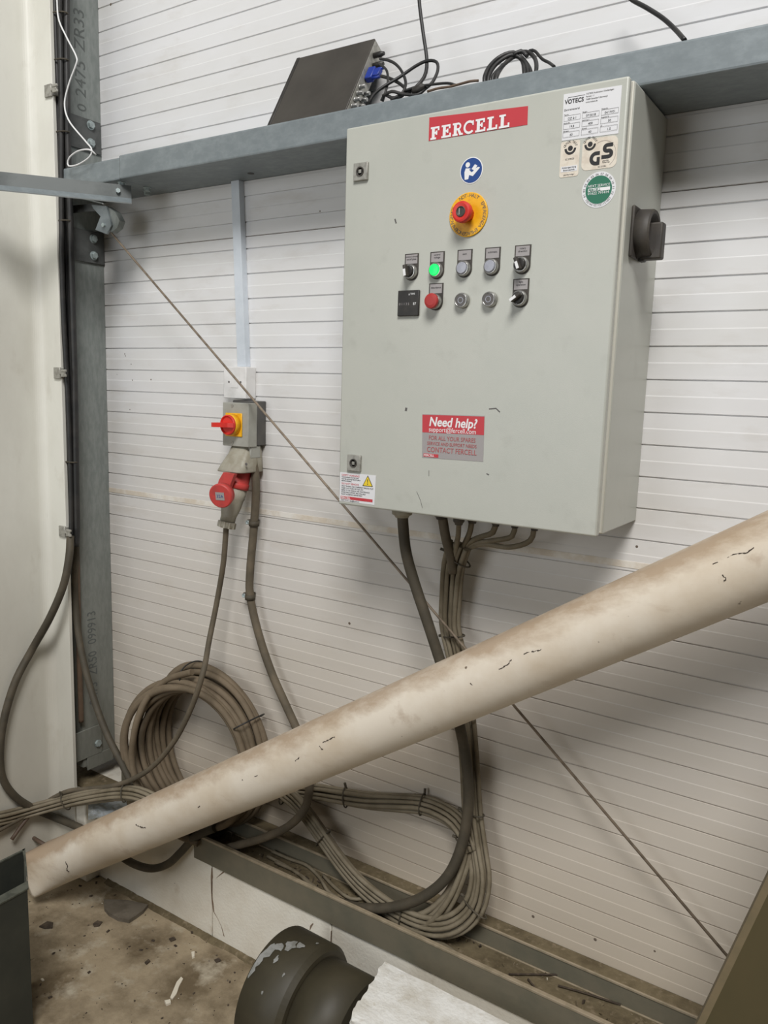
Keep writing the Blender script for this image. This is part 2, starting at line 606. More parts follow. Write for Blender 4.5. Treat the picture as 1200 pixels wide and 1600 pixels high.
def crack(parent, l, wd, y, m='crack', name='crack'):
    pts = [at(px, py, y) for px, py in l]
    lft, rgt = [], []
    for i, p in enumerate(pts):
        w_ = wd[i]
        lft.append(p + Vector((-w_ / 2, 0, 0)))
        rgt.append(p + Vector((w_ / 2, 0, 0)))
    return MB().prism(lft + rgt[::-1], (0, 0.004, 0), m).build(name, parent)


crack(up, [(331, 1357), (331, 1370), (330, 1380), (330, 1395), (332, 1410), (334, 1425), (340, 1435), (346, 1448), (350, 1463)],
      [.004, .009, .003, .001, .007, .004, .001, .0015, .004], YU - 0.0005)
crack(up, [(350, 1362), (345, 1366), (338, 1372)], [.006, .004, .001], YU - 0.0005)
crack(up, [(517, 1455), (516, 1480), (518, 1500), (517, 1520), (518, 1540)], [.0006, .001, .004, .0015, .0006], YU - 0.0005)
crack(up, [(489, 1443), (486, 1447), (484, 1453)], [.004, .006, .002], YU - 0.0005)

sill = thing('trim_2', (0, -0.07, 0.29), kind='structure')
XL = at(304, 1322, -0.137).x
# rail under the liner: brown dusty ledge and grey face
MB().box((-1.66, -0.040, 0.292), (2.2, -0.0005, 0.3445), 'tray', 0.002, 2).build('sill_rail', sill)
MB().box((-1.66, -0.0385, 0.3445), (2.2, -0.0008, 0.3462), 'dirt').build('dust_ledge', sill)
MB().box((-1.66, -0.0425, 0.3405), (2.2, -0.0375, 0.3466), 'tray_edge', 0.001, 1).build('worn_edge', sill)
MB().box((-1.66, -0.0445, 0.2930), (2.2, -0.0400, 0.2965), 'tray_edge', 0.001, 1).build('weld_bead', sill)
MB().box((-2.5, -0.1325, 0.2885), (2.2, -0.0400, 0.2935), 'dirt').build('dust_bed', sill)
# steel angle at the front
b = MB()
b.prism([Vector((XL, y, z)) for y, z in ((-0.1375, 0.238), (-0.1395, 0.240), (-0.1395, 0.314), (-0.1375, 0.318), (-0.1305, 0.318), (-0.1290, 0.316), (-0.1290, 0.2905), (-0.1336, 0.2905), (-0.1336, 0.238))],
        (2.2 - XL, 0, 0), 'tray')
b.box((XL, -0.1405, 0.3120), (2.2, -0.1292, 0.3190), 'tray_edge', 0.0015, 2)
b.build('steel_angle', sill)

# dust heaps and litter lying in the tray
b = MB()
rnd = random.Random(3)
for i in range(240):
    x = rnd.uniform(-1.4, 0.6)
    y = rnd.uniform(-0.126, -0.045)
    s_ = rnd.choice([0.002, 0.003, 0.004, 0.006])
    mt = Matrix.Translation((x, y, 0.2945 + s_ * 0.3)) @ Euler((rnd.random() * 3, rnd.random() * 3, rnd.random() * 3)).to_matrix().to_4x4()
    b.obox(mt, (s_ * 2, s_, s_ * 0.5), rnd.choice(['debris', 'dirt', 'dirt', 'tray_edge', 'palebit'] if i % 4 == 0 else ['debris', 'dirt', 'dirt']))
tag(b.build('litter'), 'brown dust, grit and small litter lying along the sill tray', 'litter', kind='stuff')
for l in ([(795, 1522, -.1), (880, 1523, -.09)], [(872, 1540, -.1), (915, 1552, -.09), (970, 1570, -.085)], [(825, 1530, -.12), (850, 1560, -.12)]):
    pts = []
    for px, py, y in l:
        d = ray(px, py)
        pts.append(CAM + d * ((0.299 - CAM.z) / d.z))
    o = MB().tube(spline(pts), 0.0022, 'debris', 6).build('twig', None, pts[0])
    lab = {795: 'pale straight twig on the dusty sill', 872: 'longest dark twig lying along the dusty sill at the lower right', 825: 'short dark twig on the sill beside the steel angle'}[l[0][0]]
    tag(o, lab, 'twig')

# white painted portal column on the left: web, root fillet, flange
XW, YF = -1.803, -0.188
xe = -1.708
b = MB()
prof = [(XW, -1.1), (XW, YF - 0.032)]
for k in range(1, 8):
    a = k / 8 * PI / 2
    prof.append((XW + 0.03 - 0.03 * math.cos(a), YF - 0.032 + 0.03 * math.sin(a)))
prof += [(XW + 0.03, YF - 0.002), (xe - 0.001, YF), (xe, YF + 0.001), (xe, YF + 0.011), (xe - 0.001, YF + 0.012), (XW - 0.09, YF + 0.012), (XW - 0.012, YF + 0.0119), (XW - 0.012, -1.1)]
prof = [p for p in prof if p != (XW - 0.09, YF + 0.012)]
b.prism([Vector((x, y, 0)) for x, y in prof], (0, 0, 3.4), 'column')
for f in b.bm.faces:
    f.smooth = False
o = b.build('structural_column')
tag(o, kind='structure')
o.name = 'trim_3'
# white block at its foot
MB().box((-2.3, -0.182, 0), (-1.664, 0.0, 0.286), 'upstand', 0.006, 2).build('concrete_block', up)

# ------------------------------------------------------------------ galvanised corner post
XC = -1.7396
post = thing('galvanised_post', (XC, -0.06, 0.345), 'tall dull galvanised steel post in the corner, stamped with numbers', 'post')
b = MB()
b.box((XC - 0.003, -0.128, 0.36), (XC, -0.0005, 3.4), 'galv_dull', 0.0008, 1)
b.box((XC - 0.055, -0.128, 0.36), (XC - 0.003, -0.125, 3.4), 'galv_dull')
b.box((XC - 0.055, -0.0045, 0.36), (XC - 0.003, -0.0015, 3.4), 'galv_dull')
b.build('post_section', post)
def stamp(words, y, z, size, w):
    for wd in words:
        o = text(post, wd, (XC + 0.0001, y, z), (0, 0, 1), (0, -1, 0), size, 'stamp', 0.0004, w=w)
        z = max(v.co.z for v in o.data.vertices) + size * 0.55


stamp(['2475', 'ZR33', '0991'], -0.052, 2.475, 0.052, 1.0)
text(post, '0', (XC + 0.0001, -0.052, 2.435), (0, 0, 1), (0, -1, 0), 0.045, 'stamp', 0.0004)
stamp(['2475', 'ZR50', '099913'], -0.066, 0.57, 0.046, 0.82)


def cleat(name, y0, y1, z0, z1, bolts, label):
    t = thing(name, (XC + 0.002, (y0 + y1) / 2, z0), label, 'bracket')
    MB().box((XC + 0.0004, y0, z0), (XC + 0.006, y1, z1), 'galv_dark', 0.001, 1).build('plate', t)
    for (y, z) in bolts:
        b = MB()
        b.lathe((XC + 0.006, y, z), (1, 0, 0), [(0, 0.0135), (0.0022, 0.0135)], 'bolt', 20)
        b.lathe((XC + 0.008, y, z), (1, 0, 0), [(0, 0.0105), (0.007, 0.0105), (0.008, 0.009)], 'bolt', 6)
        b.build('bolt', t)
    return t


cleat('cleat_bracket', -0.150, -0.006, 2.325, 2.418, ((-0.043, 2.402), (-0.043, 2.351)), 'dark bolted steel plate on the post above the long rail')
cleat('cleat_bracket', -0.150, -0.002, 1.998, 2.093, ((-0.043, 2.071), (-0.043, 2.021)), 'dark bolted steel plate on the post below the long rail')
t = thing('base_cleat', (XC + 0.01, -0.10, 0.36), 'folded grey steel base bracket at the foot of the post', 'bracket')
MB().box((XC + 0.0004, -0.172, 0.392), (XC + 0.006, -0.058, 0.492), 'galv_dull', 0.001, 1).build('plate', t)
MB().box((XC - 0.02, -0.178, 0.392), (XC + 0.006, -0.172, 0.492), 'bolt', 0.001, 1).build('folded_edge', t)
MB().box((XC + 0.0004, -0.115, 0.3466), (XC + 0.005, -0.012, 0.3915), 'galv_dull', 0.001, 1).build('lower_leg', t)
MB().lathe((XC + 0.006, -0.075, 0.43), (1, 0, 0), [(0, 0.012), (0.007, 0.012)], 'bolt', 6).build('bolt', t)

# ------------------------------------------------------------------ purlin rail
ZU, ZT, YP = 2.185, 2.2475, -0.175
rail = thing('sheeting_rail', (-0.4, -0.09, ZU), 'long galvanised steel rail running across the white wall', 'rail')
x0 = at(187, 262, YP).x
b = MB()


def rail_prof(yp, zu, zt):
    return [(-0.001, zu), (yp + 0.004, zu), (yp + 0.001, zu + 0.001), (yp, zu + 0.004), (yp, zt - 0.005), (yp + 0.0015, zt - 0.0015),
            (yp + 0.005, zt), (yp + 0.018, zt), (yp + 0.018, zt - 0.002), (yp + 0.006, zt - 0.0022), (yp + 0.0024, zt - 0.005),
            (yp + 0.0024, zu + 0.0045), (yp + 0.0045, zu + 0.0024), (-0.001, zu + 0.0024)]


b.prism([Vector((x0, y, z)) for y, z in rail_prof(YP, ZU, ZT)], (2.2 - x0, 0, 0), 'galv')
b.box((x0, -0.0035, ZU), (2.2, -0.001, ZT), 'galv')
b.build('rail_section', rail)
MB().box((x0 - 0.0022, YP + 0.001, ZU + 0.0004), (x0 - 0.0002, -0.004, ZT - 0.0034), 'black').build('joint_gap', rail)
b = MB()
b.prism([Vector((-1.7355, y, z)) for y, z in rail_prof(YP + 0.0045, ZU + 0.0006, ZT - 0.004)], (x0 + 0.08 + 1.7355, 0, 0), 'galv')
b.build('joining_sleeve', rail)
for (px, py, yy) in ((190, 285, 0), (230, 293, 0), (230, 299, 0)):
    d = ray(px, py)
    q = CAM + d * ((ZU - CAM.z) / d.z)
    b = MB()
    b.lathe((q.x, q.y, ZU), (0, 0, -1), [(0, 0.011), (0.002, 0.011)], 'bolt', 16)
    b.lathe((q.x, q.y, ZU - 0.002), (0, 0, -1), [(0, 0.0085), (0.008, 0.0085)], 'bolt', 6)
    b.build('bolt', rail)
for (px, py) in ((218, 229), (271, 219), (455, 183), (1057, 61), (932, 87)):
    q = at(px, py, YP + 0.03)
    MB().box((q.x - 0.006, q.y - 0.004, ZT - 0.01), (q.x + 0.006, q.y + 0.004, ZT + 0.006), 'debris', 0.001, 1).build('clip_stub', rail)
q = CAM + ray(392, 271) * ((ZU - CAM.z) / ray(392, 271).z)
MB().cyl((q.x, q.y, ZU - 0.0008), (q.x, q.y, ZU + 0.001), 0.009, 'black', 14).build('bolt_hole', rail)

# angle brace coming towards the camera on the left
d1, d2 = ray(205, 290), ray(0, 268)
a0 = CAM + d1 * ((2.176 - CAM.z) / d1.z)
a1 = CAM + d2 * ((2.176 - CAM.z) / d2.z)
a0 = Vector((a0.x, a0.y, 2.176))
dirv = (a1 - a0)
a1 = a0 + dirv * 1.18
dirn = dirv.normalized()
side = Vector((0, 0, 1)).cross(dirn).normalized()
if side.x < 0: side = -side
br = thing('angle_brace', a0, 'galvanised angle brace jutting from the white column to the rail', 'brace')
sg = 1 if side.y > 0 else -1
b = MB()
L_ = [(0, 0.0), (0.0, -0.034), (-sg * 0.020, -0.050), (-sg * 0.020, -0.053), (sg * 0.003, -0.036), (sg * 0.003, 0.0)]
sgn = 1
ring = [a0 + side * (q_[0]) + Vector((0, 0, q_[1])) for q_ in L_]
b.prism(ring, a1 - a0, 'galv')
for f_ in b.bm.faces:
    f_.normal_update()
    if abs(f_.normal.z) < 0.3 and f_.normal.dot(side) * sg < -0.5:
        f_.material_index = b.mi('brace_shade')
b.build('angle_section', br)
b = MB()
q = a0 + dirn * 0.035 + Vector((0, 0, -0.018))
b.lathe(q, -side * sg, [(0.0, 0.0065), (0.009, 0.0065)], 'bolt', 6)
b.build('bolt', br)

# rod anchor bracket and brace rod
rodtop = at(174, 364, -0.115)
rodbot = at(1160, 1521.5, -0.040)
an = thing('rod_anchor', rodtop, 'small folded steel anchor plate holding the top of the thin brace rod', 'bracket')
def facing(l, y, th, m, name, parent):
    return MB().prism([at(px, py, y) for px, py in l], (0, th, 0), m).build(name, parent)
facing([(157, 338), (149, 359), (167, 366), (174, 352), (166, 322), (143, 320), (146, 326)], -0.118, 0.005, 'galv', 'anchor_plate', an)
facing([(166, 322), (180, 331), (187, 345), (183, 356), (174, 363), (168, 352), (175, 346), (164, 330)], -0.112, 0.02, 'galv_dull', 'hooked_arm', an)
facing([(104, 322), (145, 318), (168, 322), (170, 330), (140, 330), (106, 334)], -0.112, 0.004, 'galv_dark', 'top_strap', an)
q = at(163, 352, -0.118)
MB().lathe(q, (0, -1, 0), [(0, 0.0065), (0.006, 0.0065)], 'bolt', 6).build('nut', an)
o = MB().tube([rodtop, rodbot], 0.0031, 'rod', 10).build('brace_rod', None, rodtop)
tag(o, 'thin weathered steel rod running diagonally down across the whole wall', 'rod')

# ------------------------------------------------------------------ cabinet
CX0, CX1, CZ0, CZ1, YD = -0.6221, -0.0234, 1.3790, 2.1790, -0.2462
cab = thing('control_cabinet', ((CX0 + CX1) / 2, -0.12, CZ0), 'large grey steel electrical control cabinet with buttons and stickers on its door', 'cabinet')
b = MB()
b.box((CX0 + 0.002, -0.2215, CZ0 + 0.002), (CX1, -0.0005, CZ1 - 0.001), 'cab', 0.003, 2)
b.build('cabinet_body', cab)
b = MB()
b.box((CX0 + 0.003, -0.2262, CZ0 + 0.004), (CX1 - 0.0005, -0.2215, CZ1 - 0.002), 'cab_rim', 0.002, 2)
b.build('rolled_rim', cab)
MB().box((CX0 + 0.006, -0.2302, CZ0 + 0.006), (CX1 - 0.006, -0.2262, CZ1 - 0.006), 'gasket').build('gasket', cab)
MB().box((CX0, YD, CZ0), (CX1 - 0.003, -0.2302, CZ1), 'cab', 0.004, 3).build('door', cab)
# gland plate and glands underneath
MB().box((CX0 + 0.06, -0.18, CZ0 - 0.003), (CX1 - 0.10, -0.05, CZ0 + 0.002), 'cab', 0.001, 1).build('gland_plate', cab)


def gland(q, r, m='plug'):
    b = MB()
    b.lathe((q.x, q.y, CZ0 - 0.003), (0, 0, -1), [(0, r), (0.006, r), (0.008, r * 1.12), (0.020, r * 1.08), (0.024, r * 0.8), (0.028, r * 0.72)], m, 12)
    return b.build('cable_gland', cab)


gl = {}
for k, (px, y, r) in dict(main=(628, -.14, .022), second=(690, -.10, .017), a=(738, -.10, .012), b=(775, -.10, .010), c=(805, -.09, .010), d=(836, -.09, .010), e=(717, -.14, .012)).items():
    dd = ray(px, 830)
    q = at(px, 812, y)
    gl[k] = Vector((q.x, y, CZ0))
    gland(gl[k], r, 'plug' if k == 'main' else 'blackdust')


def on(px, py, y=YD):
    return at(px, py, y)


# locks
for (x, z) in ((-0.5795, 2.0865), (-0.5785, 1.4755)):
    b = MB()
    b.box((x - 0.018, YD - 0.006, z - 0.018), (x + 0.018, YD - 0.0002, z + 0.018), 'zinc', 0.0012, 1)
    lk = b.build('door_lock', cab)
    b = MB()
    b.lathe((x, YD - 0.006, z), (0, -1, 0), [(0, 0.0095), (0.002, 0.0095), (0.002, 0.0075), (-0.002, 0.007)], 'blackdust', 18)
    b.box((x - 0.0035, YD - 0.0075, z - 0.0035), (x + 0.0035, YD - 0.002, z + 0.0035), 'zinc')
    b.build('key_core', lk)

YS = YD - 0.0006       # front of stickers
U, V = Vector((1, 0, 0)), Vector((0, 0, 1))


def sticker(name, quad, m, label=None, y=YS):
    """quad: (x, z) corners"""
    b = MB().prism([Vector((x, y, z)) for x, z in quad], (0, 0.0005, 0), m)
    o = b.build(name, cab)
    if label: o['label'] = label
    return o


def rect(x0, z0, x1, z1):
    return [(x0, z0), (x1, z0), (x1, z1), (x0, z1)]


def rrect(x0, z0, x1, z1, r, n=5):
    out = []
    for cx, cz, a0 in ((x1 - r, z0 + r, -90), (x1 - r, z1 - r, 0), (x0 + r, z1 - r, 90), (x0 + r, z0 + r, 180)):
        for k in range(n + 1):
            a = R_(a0 + 90 * k / n)
            out.append((cx + r * math.cos(a), cz + r * math.sin(a)))
    return out


def disc(x, z, r, n=32):
    return [(x + r * math.cos(2 * PI * k / n), z + r * math.sin(2 * PI * k / n)) for k in range(n)]


def arc(x, z, r0, r1, a0, a1, n=16):
    o = [(x + r1 * math.cos(R_(a0 + (a1 - a0) * k / n)), z + r1 * math.sin(R_(a0 + (a1 - a0) * k / n))) for k in range(n + 1)]
    o += [(x + r0 * math.cos(R_(a1 - (a1 - a0) * k / n)), z + r0 * math.sin(R_(a1 - (a1 - a0) * k / n))) for k in range(n + 1)]
    return o


def flat(parent, polys, m, y, name='printed_mark'):
    b = MB()
    for i, p in enumerate(polys):
        b.prism([Vector((x, y - 0.00002 * i, z)) for x, z in p], (0, 0.0002, 0), m)
    return b.build(name, parent)


# --- slab-serif brand lettering
def slab(parent, word, x, z, h, adv, m, y, slope=0.0):
    polys = []
    s = h * 0.27       # stem
    f = h * 0.15       # serif thickness
    for ch in word:
        wd = adv * (0.86 if ch in 'FEL' else 0.92)
        X = x

        def R4(a, b_, c, d):
            polys.append([(X + a, z + b_), (X + c, z + b_), (X + c, z + d), (X + a, z + d)])
        if ch in 'FE':
            R4(wd * .14, 0, wd * .14 + s, h)
            R4(0, h - f, wd * .92, h)
            R4(wd * .92 - f, h * .68, wd * .92, h)
            R4(wd * .14, h * .44, wd * .62, h * .44 + f)
            R4(wd * .55, h * .34, wd * .55 + f, h * .68)
            if ch == 'F':
                R4(0, 0, wd * .6, f)
            else:
                R4(0, 0, wd, f)
                R4(wd - f, 0, wd, h * .32)
        elif ch == 'L':
            R4(wd * .16, 0, wd * .16 + s, h)
            R4(0, h - f, wd * .62, h)
            R4(0, 0, wd, f)
            R4(wd - f, 0, wd, h * .34)
        elif ch == 'R':
            R4(wd * .12, 0, wd * .12 + s, h)
            R4(0, 0, wd * .5, f)
            R4(0, h - f, wd * .55, h)
            R4(wd * .12, h * .42, wd * .55, h * .42 + f)
            cy = z + h * .71
            polys.append(arc(X + wd * .52, cy, h * .15, h * .29, -90, 90, 10))
            polys.append([(X + wd * .45, z + h * .46), (X + wd * .68, z + h * .46), (X + wd * .92, z + f * .2), (X + wd * .66, z + f * .2)])
            R4(wd * .66, 0, wd * 1.0, f)
        elif ch == 'C':
            polys.append(arc(X + wd * .5, z + h * .5, h * .34, h * .52, 42, 318, 22))
            R4(wd * .5 + h * .28, h * .62, wd * .5 + h * .40, h * .98)
        x += adv
    return flat(parent, polys, m, y, 'lettering')


st = sticker('brand_sticker', [(-0.4192, 2.1262), (-0.2098, 2.1262), (-0.2106, 2.1585), (-0.4196, 2.1700)], 'red', 'red sticker reading FERCELL in white')
slab(st, 'FERCELL', -0.4150, 2.1272, 0.0235, 0.0247, 'whiteprint', YS - 0.0004)
# --- blue read-the-manual sign
st = sticker('manual_sign', disc(-0.3212, 2.0595, 0.0245), 'whiteprint', 'round blue read the manual pictogram')
flat(st, [disc(-0.3212, 2.0595, 0.0228)], 'blue', YS - 0.0003)
cx, cz = -0.3212, 2.0595
flat(st, [disc(cx - .008, cz + .011, .0048, 16),
          [(cx - .0135, cz - .016), (cx - .0055, cz - .0155), (cx - .004, cz - .008), (cx + .004, cz - .011), (cx + .0185, cz + .003), (cx + .016, cz + .0045), (cx + .010, cz + .0035), (cx + .003, cz - .003), (cx - .0025, cz + .004), (cx - .012, cz + .005), (cx - .0145, cz - .002)],
          [(cx + .0005, cz + .0025), (cx + .006, cz - .0005), (cx + .013, cz + .007), (cx + .0075, cz + .0105)]], 'whiteprint', YS - 0.0006)
flat(st, [[(cx - .004, cz + .0015), (cx + .001, cz - .0035), (cx + .0025, cz - .002), (cx - .002, cz + .003)]], 'blue', YS - 0.0009)

# --- emergency stop
ex, ez = -0.3228, 1.9778
b = MB().lathe((ex, YD - 0.0002, ez), (0, -1, 0), [(0, 0.0415), (0.0022, 0.0415), (0.003, 0.0405)], 'yellow', 40)
es = b.build('emergency_stop', cab)
es['label'] = 'red mushroom emergency stop on a yellow ring'
b = MB().lathe((ex, YD - 0.003, ez), (0, -1, 0), [(0, 0.013), (0.012, 0.013), (0.0125, 0.0165), (0.018, 0.0195), (0.027, 0.0200), (0.0305, 0.0185), (0.0315, 0.0155), (0.0305, 0.0105)], 'redplastic', 32)
b.build('mushroom_head', es)
b = MB().lathe((ex, YD - 0.003 - 0.0300, ez), (0, -1, 0), [(0, 0.0100), (0.0015, 0.0098), (0.002, 0.0088), (0.0008, 0.0070)], 'blackdust', 24)
b.box((ex - 0.0035, YD - 0.0352, ez - 0.006), (ex - 0.0015, YD - 0.0335, ez + 0.006), 'zinc')
b.build('head_insert', es)


def ringtext(parent, s, x, z, r, a_mid, size, m, y, step):
    n = len(s)
    for i, ch in enumerate(s):
        if ch == ' ': continue
        a = R_(a_mid - (i - (n - 1) / 2) * step)
        rad = Vector((math.cos(a), 0, math.sin(a)))
        tan = Vector((math.sin(a), 0, -math.cos(a)))
        p = Vector((x, y, z)) + rad * r
        text(parent, ch, p, tan, rad, size, m, 0.0001, 'CENTER')


# words round the ring, each as one mesh
def join_children(parent, name, before):
    new = [c for c in parent.children if c not in before]
    bm = bmesh.new()
    for c in new:
        me = c.data
        bm.from_mesh(me)
    me2 = bpy.data.meshes.new(name)
    bm.to_mesh(me2)
    bm.free()
    me2.materials.append(new[0].data.materials[0])
    for c in new:
        bpy.data.objects.remove(c)
    o = bpy.data.objects.new(name, me2)
    COL.objects.link(o)
    o.parent = parent
    o.location = -world_loc(parent)
    return o


for (s_, am) in (('NOT-HALT', 88), ('EMERGENZA', -4), ('EMERGENCY', -92), ('EMERGENCY', 192)):
    bf = list(es.children)
    ringtext(es, s_, ex, ez, 0.0325, am, 0.0095, 'greyprint', YD - 0.0034, 9.0)
    join_children(es, 'lettering', bf)


# --- small push buttons
def button(x, z, kind, words=None, flat_=False):
    nm = dict(sel='selector_switch').get(kind, 'push_button')
    b = MB()
    b.lathe((x, YD - 0.0002, z), (0, -1, 0), [(0, 0.0148), (0.0022, 0.0150), (0.009, 0.0146), (0.0115, 0.0132), (0.0118, 0.0118), (0.010, 0.0114)], 'chrome', 32)
    o = b.build(nm, cab)
    if words is not None:
        # black legend holder with a grey plate
        y = YD - 0.0016
        poly = rrect(x - 0.0163, z - 0.004, x + 0.0163, z + 0.0368, 0.0012, 2)
        n = 14
        base = [(x + 0.0163 * math.cos(R_(-180 + 180 * k / n)), z - 0.002 + 0.0150 * math.sin(R_(-180 + 180 * k / n))) for k in range(n + 1)]
        pl = base + [(x + 0.0163, z + 0.0365), (x - 0.0163, z + 0.0365)]
        b = MB().prism([Vector((px_, y, pz_)) for px_, pz_ in pl], (0, 0.0014, 0), 'blackdust')
        b.prism([Vector((px_, y - 0.0005, pz_)) for px_, pz_ in rect(x - 0.0138, z + 0.0165, x + 0.0138, z + 0.0345)], (0, 0.0005, 0), 'silverlabel')
        lp = b.build('legend_plate', o)
        b = MB()
        for j, wd in enumerate(words):
            text(o, wd, (x, y - 0.0007, z + 0.0262 - 0.0052 * j + (0.0026 if len(words) == 2 else 0)), U, V, 0.0050, 'blackprint', 0.0001, 'CENTER')
    yb = YD - 0.0102
    if kind == 'lamp':
        MB().lathe((x, yb, z), (0, -1, 0), [(0, 0.0113), (0.003, 0.0112), (0.0045, 0.0100), (0.005, 0.0)], 'lens', 28).build('cap', o)
        o['label'] = 'chrome push button with a clear grey cap'
    elif kind == 'green':
        MB().lathe((x, yb, z), (0, -1, 0), [(0, 0.0113), (0.003, 0.0112), (0.0045, 0.0100), (0.005, 0.0)], 'greenlens', 28).build('cap', o)
        o['label'] = 'chrome push button glowing green'
    elif kind == 'redm':
        MB().lathe((x, yb, z), (0, -1, 0), [(0, 0.0105), (0.004, 0.011), (0.005, 0.0150), (0.009, 0.0152), (0.012, 0.0140), (0.0135, 0.009), (0.0138, 0.0)], 'redcap', 30).build('cap', o)
        o['label'] = 'red mushroom push button'
    elif kind == 'ring':
        b = MB().lathe((x, yb, z), (0, -1, 0), [(0, 0.0113), (0.001, 0.0112), (0.0012, 0.0)], 'greyprint', 28)
        b.build('cap', o)
        b = MB()
        b.prism([Vector((q[0], yb - 0.0016, q[1])) for q in arc(x, z, 0.0048, 0.0060, 0, 359.9, 28)], (0, 0.0003, 0), 'lens')
        b.build('printed_ring', o)
        o['label'] = 'chrome push button with a dark ringed cap'
    elif kind == 'sel':
        a, = words[2:] if False else (0,)
        ang = R_(SEL)
        b = MB().lathe((x, yb + 0.001, z), (0, -1, 0), [(0, 0.0112), (0.007, 0.0108), (0.008, 0.0098)], 'black', 26)
        ca, sa = math.cos(ang), math.sin(ang)
        mt = Matrix.Translation((x, yb - 0.0125, z)) @ Matrix.Rotation(-ang, 4, 'Y')
        b.obox(mt, (0.0225, 0.013, 0.0062), 'blackdust', 0.001, 1)
        b.build('selector_knob', o)
        MB().obox(mt @ Matrix.Translation((-0.004, -0.0068, 0.0)), (0.0135, 0.0010, 0.0052), 'whiteprint').build('pointer', o)
        o['label'] = 'chrome selector switch with a black knob'
    return o


BX = [-0.4485, -0.3886, -0.3268, -0.2668, -0.2046]
ZR1, ZR2 = 1.8768, 1.8157
SEL = 100
button(BX[0], ZR1, 'sel', ['control circuit', 'on/off plate'])
button(BX[1], ZR1, 'green', ['control', 'voltage'])
button(BX[2], ZR1, 'lamp', ['start'])
button(BX[3], ZR1, 'lamp', ['automatic'])
SEL = 112
button(BX[4], ZR1, 'sel', ['rotary', 'direction'])
button(BX[1], ZR2, 'redm', ['disturbance'])
button(BX[2], ZR2, 'ring')
button(BX[3], ZR2, 'ring')
SEL = 35
button(BX[4], ZR2, 'sel', ['light', 'operation'])
# hour counter: black square with small white print
b = MB().box((-0.4765, YD - 0.006, 1.7890), (-0.4258, YD - 0.0002, 1.8405), 'black', 0.0012, 1)
hc = b.build('hour_counter', cab)
hc['label'] = 'black square hour counter'
text(hc, 'TIME', (-0.4460, YD - 0.0063, 1.8310), U, V, 0.0052, 'whiteprint', 0.0001)
flat(hc, [[(-0.4500, 1.8305), (-0.4475, 1.8305), (-0.4488, 1.8345)]], 'whiteprint', YD - 0.0063)
text(hc, '0 1 1 3 5', (-0.4725, YD - 0.0063, 1.8108), U, V, 0.0068, 'silverlabel', 0.0001)
text(hc, '87', (-0.4390, YD - 0.0063, 1.8105), U, V, 0.0075, 'whiteprint', 0.0001)

# --- rating plate
pl = sticker('rating_plate', [(-0.1412, 2.0888), (-0.0390, 2.0872), (-0.0383, 2.1652), (-0.1427, 2.1672)], 'label', 'white rating label headed VOTECS')
yy = YS - 0.0003
text(pl, 'VOTECS', (-0.1395, yy, 2.1500), U, V, 0.0102, 'blackprint', 0.0001, w=0.92, bold=0.00025)
flat(pl, [[(-0.1330, 2.1600), (-0.1030, 2.1600), (-0.1030, 2.1607), (-0.1330, 2.1607)], [(-0.1372, 2.1500), (-0.1364, 2.1500), (-0.1330, 2.1607), (-0.1336, 2.1607)]], 'blackprint', yy)
for j, s_ in enumerate(('VOTECS Automation Schaltanlagen', 'Parkstr. 11', '74589 Satteldorf (Germany)', 'www.votecs.de')):
    text(pl, s_, (-0.1010, yy, 2.1600 - 0.0046 * j), U, V, 0.0036, 'greyprint', 0.0001, w=0.95)
text(pl, 'Zentralmaterial', (-0.1400, yy, 2.1385), U, V, 0.0046, 'greyprint', 0.0001)
cells = [('Typ-Nr.', 'DZ 6-1'), ('Baujahr', '07/2018'), ('Masch-Nr.', '04/19/01'), ('Strom (A)', '19,8'), ('Spannung V', '400'), ('Frequenz Hz', '50'), ('Schutzart', '63'), ('Gewicht', '40'), ('kA', '1,5')]
fr = []
for i, (a, b_) in enumerate(cells):
    c, r = i % 3, i // 3
    x = -0.1395 + c * 0.0340
    z = 2.1268 - r * 0.0138
    text(pl, a, (x, yy, z + 0.0040), U, V, 0.0028, 'greyprint', 0.0001)
    text(pl, b_, (x + 0.0155, yy, z - 0.0038), U, V, 0.0054, 'blackprint', 0.0001, 'CENTER')
    t_ = 0.0003
    fr += [rect(x, z + 0.0030, x + 0.0300, z + 0.0030 + t_), rect(x, z - 0.0057, x + 0.0300, z - 0.0057 + t_), rect(x, z - 0.0057, x + t_, z + 0.0030), rect(x + 0.03, z - 0.0057, x + 0.03 + t_, z + 0.0030)]
flat(pl, fr, 'greyprint', yy, 'printed_frame')


def quick(parent, x, z, r):
    flat(parent, [arc(x, z, r * 0.62, r, 180, 360, 18), disc(x, z, r * 0.42, 20)], 'blackprint', yy)
    bf = list(parent.children)
    ringtext(parent, 'QUICK TEST', x, z, r * 0.92, 90, r * 0.48, 'blackprint', yy, 15)
    join_children(parent, 'lettering', bf)


q1 = sticker('test_label', rrect(-0.1420, 2.0255, -0.1065, 2.0865, 0.004), 'cream', 'cream inspection label with a quick test emblem')
quick(q1, -0.1240, 2.0740, 0.0108)
text(q1, 'SC 278/25', (-0.1240, yy, 2.0545), U, V, 0.0040, 'greyprint', 0.0001, 'CENTER')
flat(q1, [rect(-0.1395, 2.0345, -0.1090, 2.0440)], 'label', yy, 'printed_band')
text(q1, 'Schaltungsprüfung', (-0.1243, yy - 0.0003, 2.0405), U, V, 0.0036, 'blackprint', 0.0001, 'CENTER')
text(q1, 'Elektrotechnik', (-0.1243, yy - 0.0003, 2.0362), U, V, 0.0036, 'blackprint', 0.0001, 'CENTER')
text(q1, 'geprüfte Anlage', (-0.1243, yy, 2.0285), U, V, 0.0030, 'greyprint', 0.0001, 'CENTER')
q2 = sticker('safety_label', rrect(-0.1018, 2.0325, -0.0385, 2.0850, 0.010), 'cream', 'cream safety label with a large GS mark')
